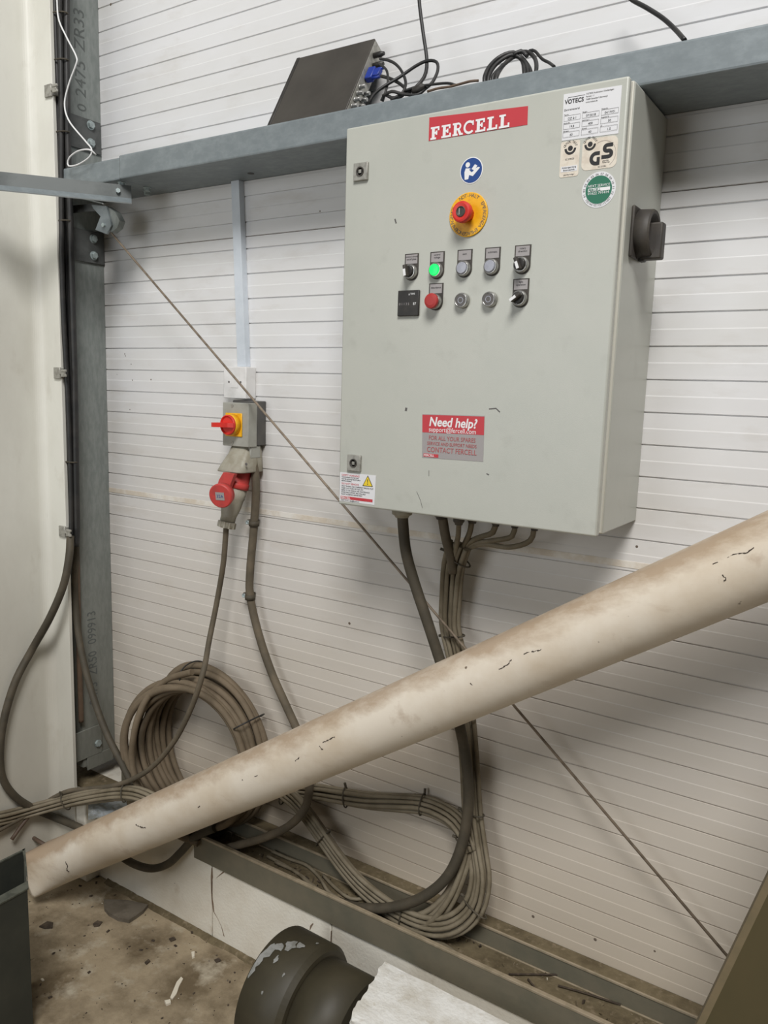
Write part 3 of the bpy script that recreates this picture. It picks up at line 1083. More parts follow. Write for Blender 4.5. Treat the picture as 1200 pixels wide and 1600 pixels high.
quick(q2, -0.0878, 2.0760, 0.0105)


def thick(pts, w_):
    """outline of a thick poly-line"""
    l, r = [], []
    for i, p in enumerate(pts):
        a = pts[max(i - 1, 0)]
        c = pts[min(i + 1, len(pts) - 1)]
        dx, dz = c[0] - a[0], c[1] - a[1]
        n = math.hypot(dx, dz) or 1
        l.append((p[0] - dz / n * w_ / 2, p[1] + dx / n * w_ / 2))
        r.append((p[0] + dz / n * w_ / 2, p[1] - dx / n * w_ / 2))
    return l + r[::-1]


gx, gz = -0.0757, 2.0508
G_ = [(gx + .0085 * math.cos(R_(a)), gz + .0085 * math.sin(R_(a))) for a in range(90, 271, 15)]
G_ = [(gx + .0065, gz + .0085)] + G_ + [(gx + .0055, gz - .0085)]
sx_, sz_ = -0.0575, 2.0612
S_ = [(sx_ + .011, sz_ + .0095), (sx_ + .004, sz_ + .0095)] + [(sx_ + .001 + .0048 * math.cos(R_(a)), sz_ + .0047 + .0048 * math.sin(R_(a))) for a in range(90, 271, 20)] + \
     [(sx_ + .004 + .0048 * math.cos(R_(a)), sz_ - .0049 + .0048 * math.sin(R_(a))) for a in range(90, -91, -20)] + [(sx_ - .0085, sz_ - .0097)]
flat(q2, [thick(G_, .0064), rect(gx + .0015, gz - .0113, gx + .0070, gz + .0020), thick(S_, .0064)], 'blackprint', yy)
flat(q2, [arc(-0.0637, 2.0560, .0226, .0229, -55, 120, 30)], 'greyprint', yy)
text(q2, 'geprüfte', (-0.0635, yy, 2.0445), U, V, 0.0032, 'greyprint', 0.0001)
text(q2, 'Sicherheit', (-0.0635, yy, 2.0415), U, V, 0.0032, 'greyprint', 0.0001)
text(q2, 'SC 27/226', (-0.0640, yy, 2.0350), U, V, 0.0034, 'greyprint', 0.0001, 'CENTER')
# --- green service disc
gx, gz = -0.0670, 1.9975
q3 = sticker('service_label', disc(gx, gz, 0.0305, 40), 'label', 'round green next service label')
flat(q3, [disc(gx, gz, 0.0238, 36)], 'greenprint', yy)
text(q3, 'NEXT SERVICE', (gx, yy - 0.0003, gz + .0050), U, V, 0.0062, 'whiteprint', 0.0001, 'CENTER')
flat(q3, [rect(gx - .019, gz - .0022, gx + .0205, gz + .0034)], 'whiteprint', yy - .0003, 'printed_band')
text(q3, 'FERCELL', (gx - .018, yy - 0.0006, gz - .0016), U, V, 0.0058, 'greenprint', 0.0001, bold=0.0001)
text(q3, '01622 791414', (gx, yy - 0.0003, gz - .0075), U, V, 0.0066, 'whiteprint', 0.0001, 'CENTER')
bf = list(q3.children)
ringtext(q3, '01 02 03 04 05 06 07 08 09 10 11 12', gx, gz, 0.0248, 90, 0.0050, 'greyprint', yy, 6.5)
join_children(q3, 'lettering', bf)
bf = list(q3.children)
ringtext(q3, '|20|21|22|23|24|25|', gx, gz, 0.0248, 270, 0.0050, 'greyprint', yy, 6.0)
join_children(q3, 'lettering', bf)

# --- need help sticker
nh = sticker('help_sticker', [(-0.4072, 1.5000), (-0.2658, 1.5018), (-0.2675, 1.5925), (-0.4100, 1.5900)], 'silverlabel', 'red and silver sticker reading Need help?')
flat(nh, [[(-0.4085, 1.5525), (-0.2667, 1.5545), (-0.2677, 1.5910), (-0.4098, 1.5888)]], 'red', yy, 'printed_band')
t2 = yy - 0.0003
text(nh, 'Need help?', (-0.3385, t2, 1.5668), U, V, 0.0262, 'whiteprint', 0.0001, 'CENTER', shear=0.15, bold=0.0006, w=0.92)
text(nh, 'support@fercell.com', (-0.3385, t2, 1.5552), U, V, 0.0136, 'whiteprint', 0.0001, 'CENTER', w=0.93)
text(nh, 'FOR ALL YOUR SPARES', (-0.3385, t2, 1.5385), U, V, 0.0122, 'redtxt', 0.0001, 'CENTER', w=0.86)
text(nh, 'SERVICE AND SUPPORT NEEDS', (-0.3385, t2, 1.5275), U, V, 0.0096, 'redtxt', 0.0001, 'CENTER', w=0.86)
text(nh, 'CONTACT FERCELL', (-0.3385, t2, 1.5132), U, V, 0.0150, 'redtxt', 0.0001, 'CENTER', w=0.86)
flat(nh, [rect(-0.4035, 1.5022, -0.3680, 1.5090)], 'red', yy - 0.0002, 'printed_band')
text(nh, 'FERCELL', (-0.4020, t2 - 0.0002, 1.5035), U, V, 0.0064, 'whiteprint', 0.0001, bold=0.0001)
# --- warning sticker
ws = sticker('warning_sticker', [(-0.6185, 1.3872), (-0.5236, 1.3872), (-0.5217, 1.4525), (-0.6185, 1.4520)], 'label', 'white safety warning sticker with a yellow triangle')
text(ws, 'SAFETY WARNING', (-0.6135, yy, 1.4445), U, V, 0.0058, 'red', 0.0001)
text(ws, 'DO NOT REMOVE', (-0.6135, yy, 1.4255), U, V, 0.0058, 'red', 0.0001)
for j, s_ in enumerate(('THE EQUIPMENT IN THIS UNIT', 'MUST BE ISOLATED FROM SUPPLY', 'BEFORE OPENING')):
    text(ws, s_, (-0.6135, yy, 1.4405 - .0042 * j), U, V, 0.0040, 'blackprint', 0.0001, w=0.85)
for j, s_ in enumerate(('ONLY TRAINED AND COMPETENT PERSONS MUST', 'CARRY OUT WORK ON THIS UNIT', 'REFER TO THE MANUAL FOR MAINTENANCE', 'SPARES AND SUPPORT ARE AVAILABLE', 'FROM THE SERVICE DEPARTMENT')):
    text(ws, s_, (-0.6135, yy, 1.4205 - .0046 * j), U, V, 0.0042, 'blackprint', 0.0001, w=0.9)
flat(ws, [rect(-0.6150, 1.3925, -0.5285, 1.3990)], 'red', yy, 'printed_band')
text(ws, 'FERCELL', (-0.6140, t2, 1.3933), U, V, 0.0070, 'whiteprint', 0.0001, bold=0.0001)
text(ws, '01622 791414   sales@fercell.com', (-0.6140, yy, 1.3886), U, V, 0.0040, 'blackprint', 0.0001, w=0.9)
flat(ws, [[(-0.5565, 1.4265), (-0.5285, 1.4265), (-0.5425, 1.4510)]], 'blackprint', yy)
flat(ws, [[(-0.5540, 1.4280), (-0.5310, 1.4280), (-0.5425, 1.4482)]], 'yellowtri', t2)
flat(ws, [[(-0.5436, 1.4420), (-0.5414, 1.4420), (-0.5420, 1.4345), (-0.5430, 1.4345)], disc(-0.5425, 1.4318, 0.0013, 10)], 'blackprint', t2 - 0.0003)
# scratches on the door
sc_ = MB()
for l, w_ in (([(617, 342), (619, 349)], .003), ([(635, 637), (634, 642)], .005), ([(764, 639), (775, 638), (781, 644)], .0022), ([(651, 768), (657, 782), (660, 794)], .0008), ([(670, 735), (670, 744)], .001), ([(760, 740), (764, 742)], .002)):
    pts = [at(px, py, YD - .0003) for px, py in l]
    sc_.prism([Vector((x, YD - .0004, z)) for x, z in thick([(p.x, p.z) for p in pts], w_)], (0, .0003, 0), 'greyprint')
o = sc_.build('scratch', cab)
o['label'] = 'dark scratches on the door'

# --- rotary mains switch on the right side
hy, hz = -0.150, 1.9340
b = MB()
b.box((CX1 + 0.0002, hy - 0.042, hz - 0.045), (CX1 + 0.007, hy + 0.038, hz + 0.045), 'blackdust', 0.003, 2)
ms = b.build('mains_switch', cab)
ms['label'] = 'black rotary isolator handle on the cabinet side'
b = MB().lathe((CX1 + 0.007, hy, hz), (1, 0, 0), [(0, 0.044), (0.024, 0.0425), (0.027, 0.040), (0.026, 0.035), (0.010, 0.034), (0.008, 0.0)], 'blackdust', 36)
b.build('dial_ring', ms)
b = MB()
b.box((CX1 + 0.012, hy - 0.011, hz - 0.046), (CX1 + 0.050, hy + 0.013, hz + 0.018), 'blackdust', 0.003, 2)
b.box((CX1 + 0.008, hy - 0.009, hz - 0.049), (CX1 + 0.020, hy + 0.009, hz - 0.036), 'black', 0.002, 1)
b.build('grip', ms)

# ------------------------------------------------------------------ isolator group on the wall
cond = thing('conduit_trunking', at(372, 573, -0.012), 'narrow pale grey mini trunking dropping from the rail to the white box', 'trunking')
q_ = [at(361, 277, -0.020), at(373, 277, -0.020), at(384, 575, -0.020), at(371, 575, -0.020)]
q_[0].z = q_[1].z = 2.1845
q_[2].z = q_[3].z = 1.689
MB().prism(q_, (0, 0.0195, 0), 'trunk').build('trunking_lid', cond)
bx = thing('blanking_box', (-1.138, -0.02, 1.60), 'white plastic blanking box above the grey isolator', 'box')
MB().box((-1.181, -0.041, 1.601), (-1.096, -0.0005, 1.688), 'white', 0.002, 2).build('back_box', bx)
for x in (-1.160, -1.116):
    MB().lathe((x, -0.041, 1.646), (0, -1, 0), [(0, 0.0030), (0.0006, 0.0030)], 'greyprint', 12).build('screw', bx)
MB().box((-1.153, -0.0420, 1.630), (-1.125, -0.0405, 1.660), 'white', 0.0006, 1).build('blank_insert', bx)

iso = thing('isolator_switch', (-1.105, -0.035, 1.468), 'grey wall isolator with a red and yellow rotary handle', 'switch')
MB().box((-1.150, -0.038, 1.474), (-1.0575, -0.0005, 1.596), 'isodark', 0.002, 1).build('mounting_box', iso)
MB().box((-1.153, -0.073, 1.471), (-1.057, -0.038, 1.590), 'isogrey', 0.002, 2).build('enclosure', iso)
for z in (1.5815, 1.480):
    MB().lathe((-1.1165, -0.073, z), (0, -1, 0), [(0, 0.0042), (0.0012, 0.0042), (0.0012, 0.0028), (0.0002, 0.0026)], 'zinc', 14).build('screw', iso)
ix, iz = -1.1090, 1.5300
MB().box((ix - 0.031, -0.0765, iz - 0.032), (ix + 0.031, -0.0732, iz + 0.032), 'yellow', 0.0015, 1).build('yellow_plate', iso)
b = MB().lathe((ix, -0.0765, iz), (0, -1, 0), [(0, 0.0290), (0.018, 0.0285), (0.020, 0.0270)], 'yellow', 36)
b.build('yellow_collar', iso)
b = MB().lathe((ix, -0.0960, iz), (0, -1, 0), [(0, 0.0278), (0.0045, 0.0270), (0.0055, 0.0245), (0.0015, 0.0215), (0.0012, 0.0)], 'redplastic', 36)
kn = b.build('red_handle', iso)
b = MB()
b.prism([Vector((ix + dx, y, iz + 0.006)) for dx, y in ((-0.026, -0.096), (-0.030, -0.130), (-0.020, -0.132), (0.008, -0.108), (0.026, -0.104), (0.026, -0.096))], (0, 0, -0.012), 'redplastic')
b.build('grip', kn)

# red 5-pin socket, lid and plug
Zs = 1.468
so = thing('industrial_socket', (-1.10, -0.05, 1.40), 'grey and red industrial socket fixed under the isolator', 'socket')


def loft(b, rings, m):
    """rings: list of (centre, half x, half y, power) around roughly vertical axis"""
    n = 24
    rr = []
    for c, hx, hy_, pw in rings:
        c = Vector(c)
        r = []
        for k in range(n):
            a = 2 * PI * k / n
            ca, sa = math.cos(a), math.sin(a)
            x = math.copysign(abs(ca) ** pw, ca) * hx
            y = math.copysign(abs(sa) ** pw, sa) * hy_
            r.append(b.bm.verts.new(c + Vector((x, y, 0))))
        rr.append(r)
    fs = []
    for a, c in zip(rr, rr[1:]):
        for k in range(n):
            fs.append(b.bm.faces.new((a[k], a[(k + 1) % n], c[(k + 1) % n], c[k])))
    b._set(fs, m, True)
    b._set([b.bm.faces.new(rr[0]), b.bm.faces.new(rr[-1][::-1])], m)
    return b


b = MB()
loft(b, [((-1.100, -0.033, 1.4715), 0.035, 0.032, 0.45), ((-1.101, -0.038, 1.450), 0.039, 0.037, 0.45), ((-1.104, -0.046, 1.425), 0.045, 0.045, 0.4), ((-1.108, -0.050, 1.404), 0.050, 0.049, 0.35), ((-1.108, -0.051, 1.401), 0.049, 0.048, 0.35)], 'plug')
b.build('housing', so)
q = at(389, 725, -0.075)
MB().lathe((q.x, -0.085, q.z), (0, -1, 0), [(0, 0.004), (0.0015, 0.004)], 'greyprint', 12).build('screw', so)
ax = Vector((-0.10, -0.22, -1)).normalized()
c0 = Vector((-1.108, -0.054, 1.404))
b = MB().lathe(c0, ax, [(0, 0.036), (0.034, 0.0345), (0.036, 0.037), (0.050, 0.037), (0.052, 0.034)], 'redsocket', 32)
b.build('socket_sleeve', so)
# hinge arm and round lid, hanging open at the front-left
lidc = at(346, 774, -0.150)
b = MB()
b.prism([at(px, py, -0.113) for px, py in ((349, 738), (366, 741), (358, 762), (354, 768), (338, 764), (342, 750))], (0, 0.012, 0), 'redsocket')
b.build('hinge_arm', so)
ln = Vector((0.25, -0.90, -0.18)).normalized()
b = MB().lathe(lidc - ln * 0.0, ln, [(-0.018, 0.030), (0, 0.0335), (0.006, 0.0335), (0.008, 0.031), (0.008, 0.0)], 'redsocket', 36)
ld = b.build('lid', so)
uu = Vector((0.9, 0.25, 0)).normalized()
uu = (uu - ln * uu.dot(ln)).normalized()
vv = ln.cross(uu)
if vv.z < 0: vv = -vv
b = MB()
c = lidc + ln * 0.0084
b.prism([c + uu * a - vv * d for a, d in ((-.013, -.011), (.013, -.011), (.013, .011), (-.013, .011))], ln * 0.0005, 'silverlabel')
b.build('rating_label', ld)
text(ld, '32A', c + ln * 0.0007 - vv * 0.004, uu, vv, 0.012, 'blue', 0.0001, 'CENTER')

pg = thing('cable_plug', c0 + ax * 0.05, 'dusty grey plug pushed up into the red socket', 'plug')
b = MB().lathe(c0, ax, [(0.050, 0.0335), (0.078, 0.0330), (0.083, 0.0310), (0.105, 0.0285), (0.132, 0.0215), (0.146, 0.0210)], 'plug', 32)
b.build('plug_body', pg)
b = MB().lathe(c0, ax, [(0.146, 0.0190), (0.149, 0.0235), (0.164, 0.0230), (0.166, 0.0180)], 'plug', 24)
u_ = ax.orthogonal().normalized(); v_ = ax.cross(u_)
for k in range(10):
    a = 2 * PI * k / 10
    rd = u_ * math.cos(a) + v_ * math.sin(a)
    b.cyl(c0 + ax * 0.148 + rd * 0.0222, c0 + ax * 0.165 + rd * 0.0222, 0.0036, 'plug', 8)
b.build('gland_nut', pg)
plugend = c0 + ax * 0.166

pcab = [plugend - ax * 0.004] + P3([(349, 880, -.085), (339, 940, -.085), (327, 1000, -.12), (318, 1048, -.200), (300, 1103, -.215), (271, 1160, -.22), (232, 1203, -.22), (185, 1226, -.215), (135, 1233, -.215), (108, 1236, -.225), (85, 1246, -.24), (60, 1262, -.26), (20, 1285, -.29), (-30, 1312, -.32)])
cable('plug_cable', pcab, 0.0078, 'cable_dusty', 'thin dusty cable hanging from the plug and sweeping left past the coil', world=True)
MB().box((-1.085, -0.06, 1.440), (-1.060, -0.02, 1.4735), 'isogrey', 0.002, 1).build('conduit_coupler', iso)
cpts = [Vector((-1.0725, -0.036, 1.442))] + P3([(400, 760, -.034), (397, 820, -.034), (391, 890, -.034), (391, 932, -.034), (404, 990, -.034), (424, 1050, -.034), (446, 1100, -.034), (466, 1145, -.034), (480, 1190, -.045), (484, 1222, -.07), (477, 1262, -.10), (452, 1290, -.115), (415, 1308, -.12), (370, 1321, -.118), (330, 1330, -.10)])
cable('feed_cable', cpts, 0.0115, 'cable_dusty', 'dark cable clipped to the wall below the isolator, curving down behind the pipe', world=True, n=10)
for (px, py, lab) in ((397, 818, 'upper dark cable clip below the isolator'), (391, 933, 'lower dark cable clip below the isolator')):
    q = at(px, py, -0.034)
    t = thing('cable_clip', q, lab, 'clip')
    b = MB()
    b.lathe(q + Vector((0, 0, -0.007)), (0, 0, 1), [(0, 0.0150), (0.014, 0.0150)], 'cable_dark', 16)
    b.box((q.x - 0.034, -0.030, q.z - 0.007), (q.x - 0.008, -0.0005, q.z + 0.007), 'cable_dark', 0.002, 1)
    b.build('strap', t)
    MB().lathe((q.x - 0.026, -0.030, q.z), (0, -1, 0), [(0, 0.006), (0.005, 0.006), (0.005, 0.003), (0.003, 0.003)], 'bolt', 12).build('screw', t)

# ------------------------------------------------------------------ cables by the column
vb = thing('riser_cables', at(100, 400, -0.150), 'bunch of black cables running up between the white column and the post', 'cables')
bundle(vb, [(86, -60, -.155), (89, 60, -.155), (92, 150, -.155), (95, 260, -.155), (98, 360, -.155), (101, 480, -.155), (106, 600, -.155), (110, 720, -.155), (112, 820, -.155), (110, 850, -.16)], 9, 0.0088, 'cable_black', (0.09, 0.16, 0.27, 0.42, 0.84), seed=2, twist=0.4, spread=1.15)
cable('earth_cable', [(112, 585, -.135), (114, 640, -.13), (117, 700, -.13), (119, 780, -.13), (119, 860, -.14), (117, 930, -.15), (124, 1000, -.165), (140, 1070, -.18), (164, 1140, -.19), (190, 1192, -.19), (213, 1238, -.185), (240, 1275, -.17), (275, 1300, -.15)], 0.0105, 'cable_dark', 'dark dusty cable slanting from the post foot into the coil', n=10)
cable('brown_cable', [px_x(111, 588, -1.729), px_x(113, 640, -1.729), px_x(116, 740, -1.729), px_x(120, 860, -1.729), px_x(123, 1000, -1.729), px_x(126, 1100, -1.728), px_x(127, 1128, -1.728)], 0.0085, 'cable_brown', 'brown cable running straight down the side of the post', world=True)
cable('supply_cable', [(110, 838, -.185), (108, 870, -.205), (99, 915, -.225), (78, 965, -.25), (50, 1015, -.27), (24, 1065, -.29), (6, 1125, -.30), (0, 1175, -.30), (4, 1215, -.30), (22, 1243, -.295), (50, 1262, -.25), (85, 1277, -.212), (128, 1295, -.208), (160, 1318, -.202), (188, 1337, -.192), (212, 1351, -.185), (238, 1357, -.175), (262, 1350, -.168), (282, 1332, -.162), (305, 1308, -.150), (335, 1294, -.13)], 0.0118, 'cable_dark', 'thick dark cable looping out over the white column and under the pipe', n=10)
cable('offcut_cable', [(44, 1277, -.24), (32, 1292, -.245), (18, 1312, -.25)], 0.0060, 'cable_brown', 'short cut cable end poking down below the bundle on the left')
# girder clips
for (px, py, lab) in ((95, 583, 'middle grey steel girder clip on the white column edge'), (104, 831, 'lowest grey steel girder clip on the white column edge'), (76, 143, 'topmost grey steel girder clip on the white column edge')):
    q = at(px, py, YF)
    t = thing('girder_clip', (xe, YF, q.z), lab, 'clip')
    b = MB()
    b.box((xe - 0.028, YF - 0.007, q.z - 0.017), (xe + 0.003, YF - 0.0005, q.z + 0.017), 'zinc', 0.0015, 1)
    b.box((xe + 0.0006, YF - 0.006, q.z - 0.012), (xe + 0.0035, YF + 0.016, q.z + 0.014), 'zinc', 0.0006, 1)
    b.build('clamp', t)
    b = MB()
    b.box((xe + 0.003, YF - 0.008, q.z - 0.004), (xe + 0.028, YF - 0.003, q.z + 0.006), 'zinc', 0.001, 1)
    b.box((xe + 0.012, YF - 0.010, q.z - 0.011), (xe + 0.034, YF - 0.004, q.z - 0.003), 'zinc', 0.001, 1)
    b.box((xe + 0.012, YF - 0.010, q.z + 0.004), (xe + 0.034, YF - 0.004, q.z + 0.011), 'zinc', 0.001, 1)
    b.build('cable_jaw', t)
# thin white wire
cable('white_wire', [(88, -40, -.19), (89, 0, -.19), (92, 31, -.19), (105, 60, -.19), (119, 88, -.19), (119, 100, -.19), (108, 130, -.19), (101, 162, -.19), (108, 189, -.19), (133, 220, -.19), (143, 233, -.19), (140, 245, -.19), (122, 257, -.19), (107, 259, -.19), (108, 247, -.192), (122, 236, -.195), (140, 234, -.195), (150, 242, -.18)], 0.0022, 'cable_white', 'thin white wire dangling in a loop over the end of the rail', n=7, step=0.006)

# ------------------------------------------------------------------ coil of cable
co = thing('cable_coil', (-1.235, -0.10, 0.296), 'large coil of dusty brown cable propped against the wall', 'cable coil')
rnd = random.Random(11)
for i in range(19):
    lay = i % 5
    dep = i // 5
    y = -0.024 - 0.0222 * (i % 8) - 0.004 * rnd.random()
    rr = 0.207 + 0.0150 * (i // 8) + rnd.uniform(-.007, .006)
    cx = -1.238 + rnd.uniform(-.006, .006) - (0.022 if i in (7, 14) else 0)
    cz = 0.308 + rr + 0.006 * rnd.random() + (0.245 - rr) * 0.6
    tilt = rnd.uniform(-.05, .05)
    pts = []
    n = 56
    for k in range(n + 1):
        a = 2 * PI * k / n
        w1 = 1 + 0.02 * math.sin(2 * a + i) + 0.012 * math.sin(3 * a + 2 * i)
        x = cx + rr * w1 * math.cos(a)
        z = cz + rr * w1 * math.sin(a)
        squeeze = 0.42 + 0.58 * (0.5 - 0.5 * math.cos(a)) ** 1.9          # bound together by the ties on the right
        yy_ = -0.060 * (1 - squeeze) + y * squeeze + tilt * 0.06 * math.cos(a)
        pts.append((x, min(yy_, -0.011), max(z, 0.304)))
    MB().tube(pts, 0.0098, 'cable_coil', 8, cap=False).build('cable_turn', co)
for (a, r0) in ((35, 0.227), (100, 0.227)):
    c = Vector((-1.238 + r0 * math.cos(R_(a)), -0.070, 0.555 + r0 * math.sin(R_(a))))
    rad = Vector((math.cos(R_(a)), 0, math.sin(R_(a))))
    e = [c + rad * math.cos(q) * 0.034 + Vector((0, 1, 0)) * math.sin(q) * 0.056 for q in [2 * PI * z / 28 for z in range(29)]]
    MB().tube(e, 0.0022, 'cable_black', 6, cap=False).build('cable_tie', co)
cable('coil_tail', [(300, 1050, -.115), (262, 1062, -.13), (232, 1088, -.16), (216, 1120, -.19), (208, 1155, -.20), (206, 1185, -.20), (214, 1225, -.20), (236, 1265, -.19), (270, 1300, -.17), (310, 1318, -.15)], 0.0100, 'cable_coil', 'loose turn of dusty cable leaving the left side of the coil')

# ------------------------------------------------------------------ cables below the cabinet
mainpts = [gl['main'] + Vector((0, 0, -0.02))] + P3([(634, 860, -.14), (648, 912, -.135), (668, 972, -.13), (690, 1040, -.12), (712, 1110, -.105), (727, 1180, -.09), (732, 1250, -.08), (723, 1315, -.085), (700, 1368, -.095), (660, 1402, -.105), (610, 1418, -.112), (560, 1418, -.112), (520, 1406, -.11), (480, 1385, -.10)])
cable('main_cable', mainpts, 0.0130, 'cable_dark', 'thickest dark cable dropping from the cabinet into the sill tray', world=True, n=12)
cb = thing('cable_bundle', at(708, 930, -.06), 'tied bundle of grey cables hanging below the cabinet and looping into the sill', 'cables')
bundle(cb, [(722, 852, -.075), (712, 885, -.06), (708, 930, -.045), (706, 975, -.04), (713, 1012, -.04), (722, 1060, -.04), (730, 1130, -.04), (735, 1200, -.04), (739, 1270, -.045), (747, 1330, -.055), (752, 1375, -.07), (742, 1418, -.085), (715, 1445, -.10), (680, 1452, -.105), (640, 1440, -.10), (600, 1415, -.09), (562, 1383, -.075), (532, 1348, -.065), (505, 1310, -.06), (484, 1280, -.055), (458, 1250, -.05), (425, 1228, -.045), (380, 1200, -.04)],
       8, 0.0064, 'cable_grey', (0.035, 0.13, 0.24, 0.38, 0.50, 0.64, 0.80, 0.90), seed=4)
# second run, along the wall to the left, over the top of the loop
cb2 = thing('cable_bundle', at(580, 1250, -.05), 'tied grey cable bundle arching along the wall above the sill, right of the coil', 'cables')
bundle(cb2, [(738, 1330, -.06), (728, 1305, -.05), (712, 1283, -.035), (690, 1268, -.03), (660, 1257, -.03), (620, 1254, -.03), (575, 1251, -.03), (530, 1244, -.03), (495, 1238, -.03), (455, 1234, -.03), (400, 1232, -.03)],
       7, 0.0058, 'cable_grey', (0.26, 0.55, 0.76), seed=5, spread=1.05)
cb3 = thing('cable_bundle', at(700, 1400, -.08), 'inner grey cables of the loop beside the thickest cable', 'cables')
bundle(cb3, [(728, 1300, -.05), (724, 1340, -.06), (712, 1380, -.075), (694, 1412, -.09), (668, 1436, -.10), (630, 1448, -.10)], 4, 0.0072, 'cable_grey', (0.1,), seed=6)
cb4 = thing('cable_bundle', at(150, 1245, -.2), 'flat tied bundle of grey cables crossing the white column foot at the left', 'cables')
bundle(cb4, [(275, 1275, -.20), (248, 1256, -.208), (218, 1242, -.215), (185, 1239, -.220), (130, 1247, -.23), (90, 1256, -.24), (45, 1268, -.26), (0, 1280, -.28), (-40, 1285, -.30)], 7, 0.0058, 'cable_grey', (0.26, 0.60), seed=8, spread=1.0)
# fan of separate cables from the glands
for k, (g, via, r, lab) in enumerate((
        ('second', [(697, 842, -.095), (704, 868, -.08), (708, 895, -.07)], 0.0115, 'thick brown cable from the second gland joining the bundle'),
        ('e', [(716, 835, -.11), (712, 862, -.08), (710, 890, -.062)], 0.0062, 'short grey cable between the two thick ones under the cabinet'),
        ('a', [(734, 832, -.09), (726, 850, -.075), (717, 872, -.062)], 0.0068, 'grey cable dropping steeply into the top of the bundle'),
        ('b', [(770, 832, -.09), (748, 840, -.08), (728, 852, -.07), (716, 875, -.058)], 0.0068, 'grey cable arching from the middle gland to the bundle'),
        ('c', [(800, 838, -.085), (768, 845, -.08), (738, 850, -.07), (721, 868, -.056)], 0.0062, 'grey cable arching from the second gland from the right'),
        ('d', [(828, 845, -.085), (795, 855, -.08), (755, 850, -.075), (728, 860, -.06), (718, 880, -.052)], 0.0062, 'lowest sagging grey cable from the rightmost gland'))):
    pts = [gl[g] + Vector((0, 0, -0.018))] + P3(via)
    cable('gland_cable', pts, r, 'cable_dusty' if k == 0 else 'cable_grey', lab, world=True)
# loose cables lying in the tray
loose = [([(425, 1330), (452, 1342), (480, 1352), (500, 1372), (512, 1392), (530, 1405)], 'loose grey cable in the tray, nearest the wall'),
         ([(418, 1338), (445, 1352), (470, 1368), (495, 1388), (515, 1402)], 'loose grey cable in the tray, running straightest'),
         ([(430, 1347), (462, 1362), (482, 1380), (500, 1394)], 'loose grey cable in the tray, hugging the steel angle'),
         ([(505, 1368), (525, 1388), (548, 1404), (575, 1404), (600, 1408)], 'pale loose cable curling beside the big loop'),
         ([(620, 1430), (626, 1442), (632, 1452)], 'short pale cable stub beside the steel angle'),
         ([(640, 1452), (680, 1470), (700, 1480), (720, 1500)], 'thin cable trailing to the right in the tray')]
for i, (l, lab) in enumerate(loose):
    pts = []
    for px, py in l:
        d = ray(px, py)
        q = CAM + d * ((0.301 - CAM.z) / d.z)
        q.y = max(min(q.y, -0.048), -0.122)
        pts.append(q)
    cable('loose_cable', pts, 0.0048, 'cable_grey', lab, world=True)

# ------------------------------------------------------------------ recorder and leads on the rail
dv = thing('video_recorder', (-0.80, -0.11, 2.20), 'black recorder box leaning tilted on the rail against the wall', 'recorder')
ang = math.atan2(0.105, 0.182)
X0, X1 = -0.915, -0.692
base = Vector(((X0 + X1) / 2, -0.170, 2.2274))
Rm = Matrix.Rotation(-ang, 4, 'X')
W_, H_, T_ = X1 - X0, 0.245, 0.044
# local: x across, z up the box, y thickness (behind)
mt = Matrix.Translation(base) @ Rm @ Matrix.Translation((0, T_ / 2, H_ / 2 - 0.0))
b = MB()
b.obox(mt, (W_, T_, H_), 'dvr', 0.0015, 1)
b.build('case', dv)
b = MB()
b.obox(mt @ Matrix.Translation((-W_ / 2 - 0.005, 0, 0)), (0.010, T_ + 0.001, H_ + 0.001), 'black', 0.001, 1)
b.build('front_bezel', dv)
b = MB()
b.obox(mt @ Matrix.Translation((W_ / 2 + 0.0006, 0, 0)), (0.0012, T_ - 0.006, H_ - 0.006), 'zinc')
b.build('rear_panel', dv)
for i in range(4):
    for j in range(2):
        c = mt @ Vector((W_ / 2 + 0.001, -0.010 + 0.02 * j, -H_ / 2 + 0.052 + 0.019 * i))
        axd = (mt.to_3x3() @ Vector((1, 0, 0)))
        MB().lathe(c, axd, [(0, 0.0055), (0.004, 0.0055), (0.004, 0.0045), (0.016, 0.0045)], 'chrome', 12).build('video_socket', dv)
vg = mt @ Matrix.Translation((W_ / 2 + 0.012, -0.002, 0.030))
vp = thing('video_plug', vg.translation, 'blue monitor plug in the back of the recorder', 'plug')
b = MB()
b.obox(vg, (0.020, 0.016, 0.034), 'bluecon', 0.002, 1)
b.obox(vg @ Matrix.Translation((0.017, 0, 0)), (0.018, 0.012, 0.022), 'bluecon', 0.002, 1)
b.build('plug_shell', vp)
b = MB()
for dz in (-0.013, 0.013):
    c = vg @ Vector((0.008, 0, dz))
    b.lathe(c, vg.to_3x3() @ Vector((1, 0, 0)), [(0, 0.0035), (0.022, 0.0035)], 'bluecon', 10)
b.build('thumb_screws', vp)
for i, (dy, dz) in enumerate(((-0.006, 0.086), (0.004, 0.066))):
    g = mt @ Matrix.Translation((W_ / 2 + 0.016, dy, dz))
    pp = thing('lead_plug', g.translation, ('upper' if i == 0 else 'lower') + ' small black plug in the back of the recorder', 'plug')
    MB().lathe(g.translation - g.to_3x3() @ Vector((0.014, 0, 0)), g.to_3x3() @ Vector((1, 0, 0)), [(0, 0.006), (0.018, 0.0065), (0.028, 0.004)], 'black', 12).build('plug_shell', pp)
pw = [(656, -40, -.10), (655, 0, -.10), (661, 50, -.10), (667, 95, -.105), (663, 120, -.12), (648, 138, -.14), (632, 148, -.15)]
cable('power_lead', pw, 0.0040, 'cable_black', 'black lead coming down from above to the small adaptor on the rail', n=8)
ad = at(654, 139, -.150)
